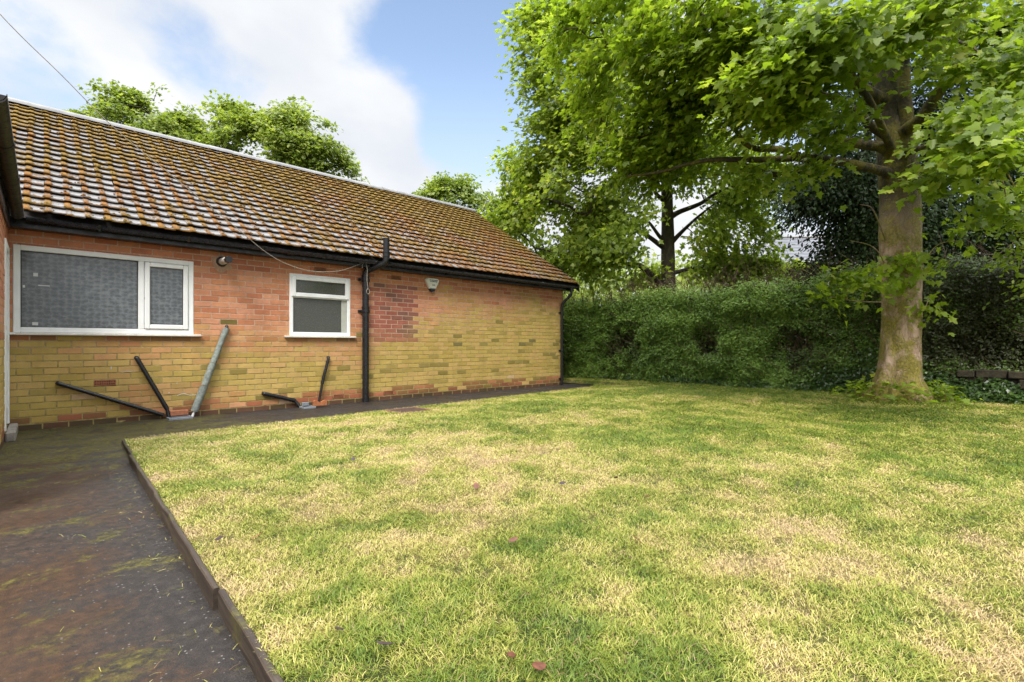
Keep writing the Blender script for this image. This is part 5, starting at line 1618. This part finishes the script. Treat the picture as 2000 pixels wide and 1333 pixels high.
# ------------------------------------------------------------------ hedge, ivy, stone wall, neighbour's house
def hedge_top(y):
    return 2.26 + .22 * (vnoise(y * .9, y * 0 + 3, 31) - .5) + .22 * (vnoise(y * 4, y * 0 + 3, 32) - .5) + np.interp(y, [-3, 1, 2.5, 3.5, 5, 8, 12], [.15, .15, .15, .10, .12, .0, .0])
HB = (11.1, 5.0, 0)
hedge = empty('hedge', HB)
tag(hedge, 'long tall clipped hedge closing the far side of the lawn, with bare brown gaps', 'hedge')
n = 210000
y = rng.uniform(-2.6, 12.5, n); zt = hedge_top(y)
zf = rng.uniform(0.0, 1.0, n)
z = .06 + zf * (zt - .06)
lump = (vnoise(y * 1.3, z * 1.5, 41) - .5) * .20 + (vnoise(y * 3.4, z * 3.8, 42) - .5) * .16 + (vnoise(y * 9, z * 9, 43) - .5) * .10
z = z + np.where(zf > .9, rng.exponential(.05, n), 0)
dep = rng.exponential(.045, n) - .02
def gapf(y, z):
    g = np.zeros_like(y)
    for (gy_, gz_, ry, rz, s) in ((7.35, .95, .62, .62, 1.0), (5.25, 1.05, .27, .45, 1.0), (3.5, 1.0, .40, .42, 1.0), (4.2, 1.5, .5, .2, .4), (3.0, 1.35, .5, .5, .35), (.6, .9, .5, .4, .7)):
        wob = (vnoise(y * 6, z * 6, 44) - .5) * .9
        g = np.maximum(g, s * np.clip(1.35 - np.hypot((y - gy_) / ry, (z - gz_) / rz) + wob, 0, 1))
    return g
gp = gapf(y, z)
keep = rng.uniform(size=n) > gp * .97
x = hedge_x(y) + lump + dep + gp * .22 + .22 * (z / 2.8) ** 2 * 0 - .05
x += np.where(zf > .93, rng.uniform(0, .9, n), 0)      # the top
y, z, x, zf, gp = [q[keep] for q in (y, z, x, zf, gp)]
P = np.stack([x, y, z], 1) + rng.normal(0, .02, (len(x), 3))
nn = len(P)
N = np.stack([-np.ones(nn), np.zeros(nn), .75 + 1.2 * (zf > .93)], 1) + rng.normal(0, .55, (nn, 3))
D = np.stack([-.3 * np.ones(nn), np.zeros(nn), .1 * np.ones(nn)], 1) + rng.normal(0, .7, (nn, 3))
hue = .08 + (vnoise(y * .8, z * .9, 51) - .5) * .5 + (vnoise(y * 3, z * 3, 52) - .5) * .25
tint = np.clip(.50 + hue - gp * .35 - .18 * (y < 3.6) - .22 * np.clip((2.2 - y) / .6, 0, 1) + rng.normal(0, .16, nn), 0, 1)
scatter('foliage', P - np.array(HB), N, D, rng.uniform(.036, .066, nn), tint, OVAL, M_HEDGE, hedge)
# brown inner stems
sm_ = MB(HB)
V_, L_, S_ = [], [], []
for k in range(5200):
    yy_ = random.uniform(-2.6, 12.4)
    zz_ = random.random() ** 1.2 * 2.5
    p0 = Vector((float(hedge_x(yy_)) + random.uniform(.14, .6), yy_, zz_))
    d_ = Vector((random.uniform(-.8, .3), random.gauss(0, .5), random.uniform(.1, 1.0))).normalized() * random.uniform(.25, .75)
    r_ = random.uniform(.003, .009)
    sm_.tube([p0, p0 + d_ * .5 + Vector((random.gauss(0, .03), random.gauss(0, .03), 0)), p0 + d_], [r_, r_ * .8, r_ * .4], 3, False)
for yy_ in np.arange(-2.5, 12.4, .45):
    p0 = Vector((float(hedge_x(yy_)) + .42, yy_, -.02))
    sm_.tube([p0, p0 + Vector((random.gauss(0, .1), random.gauss(0, .12), 1.2)), p0 + Vector((random.gauss(0, .15), random.gauss(0, .2), 2.5))], [.035, .026, .010], 6, False)
sm_.build('stems', M_DTWIG, hedge)
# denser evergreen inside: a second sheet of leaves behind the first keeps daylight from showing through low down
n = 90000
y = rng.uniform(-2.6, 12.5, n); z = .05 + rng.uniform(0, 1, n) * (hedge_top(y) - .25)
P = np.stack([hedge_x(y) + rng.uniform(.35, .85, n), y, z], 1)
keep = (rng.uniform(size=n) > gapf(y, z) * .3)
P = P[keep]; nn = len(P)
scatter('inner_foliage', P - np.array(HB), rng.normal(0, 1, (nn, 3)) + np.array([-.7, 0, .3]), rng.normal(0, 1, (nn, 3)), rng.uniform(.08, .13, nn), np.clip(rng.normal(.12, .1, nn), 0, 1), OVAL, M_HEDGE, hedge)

# ivy and weeds along the hedge foot
n = 15000
y = rng.uniform(-2.5, 9.8, n)
h = np.interp(y, [-2.5, .2, 1.2, 2.2, 4, 8, 9.8], [.42, .46, .62, .80, .26, .24, .3]) * (.5 + vnoise(y * 2.2, y * 0, 61))
wv_ = np.interp(y, [-2.5, .5, 1.5, 2.5, 4, 9.8], [.85, .75, .55, .35, .28, .30])
u = rng.uniform(0, 1, n)
P = np.stack([hedge_x(y) - u * wv_ + .08, y, .03 + h * (1 - u) * rng.uniform(.2, 1, n) ** .6], 1)
N = np.stack([-np.ones(n) * .8, np.zeros(n), np.ones(n)], 1) + rng.normal(0, .5, (n, 3))
D = np.stack([-np.ones(n), np.zeros(n), -np.ones(n) * .5], 1) + rng.normal(0, .6, (n, 3))
m2 = 7000
y2 = rng.uniform(-2.5, 1.6, m2)
x2 = rng.uniform(10.75, 11.36, m2)
z2 = .02 + np.clip((x2 - 10.7) * .62, .04, .5) * rng.uniform(.2, 1, m2) ** .5 * (.5 + vnoise(y2 * 2.5, x2 * 2, 66))
P = np.concatenate([P, np.stack([x2, y2, z2], 1)]); y = np.concatenate([y, y2]); u = np.concatenate([u, x2]); n += m2
N = np.concatenate([N, np.stack([-np.ones(m2) * .6, np.zeros(m2), np.ones(m2)], 1) + rng.normal(0, .5, (m2, 3))])
D = np.concatenate([D, np.stack([-np.ones(m2), np.zeros(m2), -np.ones(m2) * .4], 1) + rng.normal(0, .6, (m2, 3))])
ivy = scatter('ivy', P, N, D, rng.uniform(.035, .085, n), np.clip(.42 + (vnoise(y * 1.7, u * 3, 63) - .5) * .7 + rng.normal(0, .18, n), 0, 1), IVY, M_IVY)
tag(ivy, 'ivy and weeds trailing along the foot of the hedge', 'ivy', kind='stuff')

# low mossy stone wall at the right end, in front of the hedge
t = empty('stone_wall', (11.3, -.3, 0))
M_STONE = simple('mossy_sandstone', (.035, .027, .014, 1), .9, .6, 9, bump=.9, bscale=25)
b_ = MB((11.3, -.3, 0))
zc = 0.0
for c_ in range(4):
    hgt = random.uniform(.11, .17)
    yy_ = -2.6 + random.uniform(-.2, 0)
    while yy_ < .95:
        ln = random.uniform(.18, .40)
        b_.box((11.30 + random.gauss(0, .03), yy_, zc + random.gauss(0, .006)), (11.54, yy_ + ln - .016, zc + hgt - .014 + random.gauss(0, .012)), .012)
        yy_ += ln
    zc += hgt
b_.build('stones', M_STONE, t)
b_ = MB((11.3, -.3, 0)); b_.box((11.34, -2.7, -.02), (11.52, .93, zc - .03)); b_.build('core', M_HOLE, t)
tag(t, 'low mossy stone wall among ivy at the right edge, right of the big trunk', 'wall')

# neighbour's house beyond the hedge
def slate_mat():
    m, nt, b = mat('grey_slate')
    P = node(nt, 'ShaderNodeNewGeometry').outputs['Position']
    z = node(nt, 'ShaderNodeSeparateXYZ', {0: P}).outputs[2]
    fr = mth(nt, 'FRACT', mth(nt, 'MULTIPLY', z, 3.6))
    line = mrange(nt, fr, .05, .35)
    c = mixc(nt, line, (.05, .05, .055, 1), ramp(nt, nz(nt, P, 3, 4), [(.3, (.10, .105, .12)), (.7, (.17, .175, .19))]))
    nt.links.new(c, b.inputs['Base Color'])
    b.inputs['Roughness'].default_value = .8
    nt.links.new(node(nt, 'ShaderNodeBump', {'Strength': 1.0, 'Distance': .06, 'Height': mth(nt, 'SUBTRACT', 1.0, fr)}).outputs[0], b.inputs['Normal'])
    return m
nbase = at(1640, 690, 30); nbase.z = 0
nb = empty('neighbour_house', tuple(nbase))
tag(nb, 'neighbouring house with grey hipped slate roof beyond the hedge', 'house')
ex, ey = Vector((ST, -CT, 0)), Vector((CT, ST, 0))
def NP(a, b, z): return nbase + ex * a + ey * b + Vector((0, 0, z))
EV = 5.7; RG = 8.25
b_ = MB(tuple(nbase))
hw, dp = 4.6, 7.5
wv0 = [NP(-hw, 0, 0), NP(hw, 0, 0), NP(hw, dp, 0), NP(-hw, dp, 0), NP(-hw, 0, EV), NP(hw, 0, EV), NP(hw, dp, EV), NP(-hw, dp, EV)]
b_.add(wv0, [(0, 1, 5, 4), (1, 2, 6, 5), (2, 3, 7, 6), (3, 0, 4, 7)])
b_.build('wall', simple('pale_render', (.62, .60, .56, 1), .85, .1, 3), nb)
b_ = MB(tuple(nbase))
o_ = .35
rv = [NP(-hw - o_, -o_, EV), NP(hw + o_, -o_, EV), NP(hw + o_, dp + o_, EV), NP(-hw - o_, dp + o_, EV), NP(-2.2, dp / 2, RG), NP(2.2, dp / 2, RG)]
b_.add(rv, [(0, 1, 5, 4), (1, 2, 5), (2, 3, 4, 5), (3, 0, 4), (3, 2, 1, 0)])
b_.build('roof', slate_mat(), nb)
b_ = MB(tuple(nbase))
for a, b2_ in ((rv[0], rv[4]), (rv[4], rv[5]), (rv[1], rv[5])):
    b_.tube([a + Vector((0, 0, .02)), b2_ + Vector((0, 0, .03))], .09, 8)
b_.build('ridge', M_GALV, nb)
b_ = MB(tuple(nbase))
for wa in (-2.8, 1.6):
    for wz_ in (.9, 3.2):
        p = [NP(wa, -.02, wz_), NP(wa + 1.3, -.02, wz_), NP(wa + 1.3, -.02, wz_ + 1.2), NP(wa, -.02, wz_ + 1.2)]
        q = [v + ey * .08 for v in p]
        b_ = MB(tuple(nbase)); b_.add(p + q, [(0, 1, 2, 3), (0, 4, 5, 1), (1, 5, 6, 2), (2, 6, 7, 3), (3, 7, 4, 0)]); b_.build('window', M_RAIN, nb)
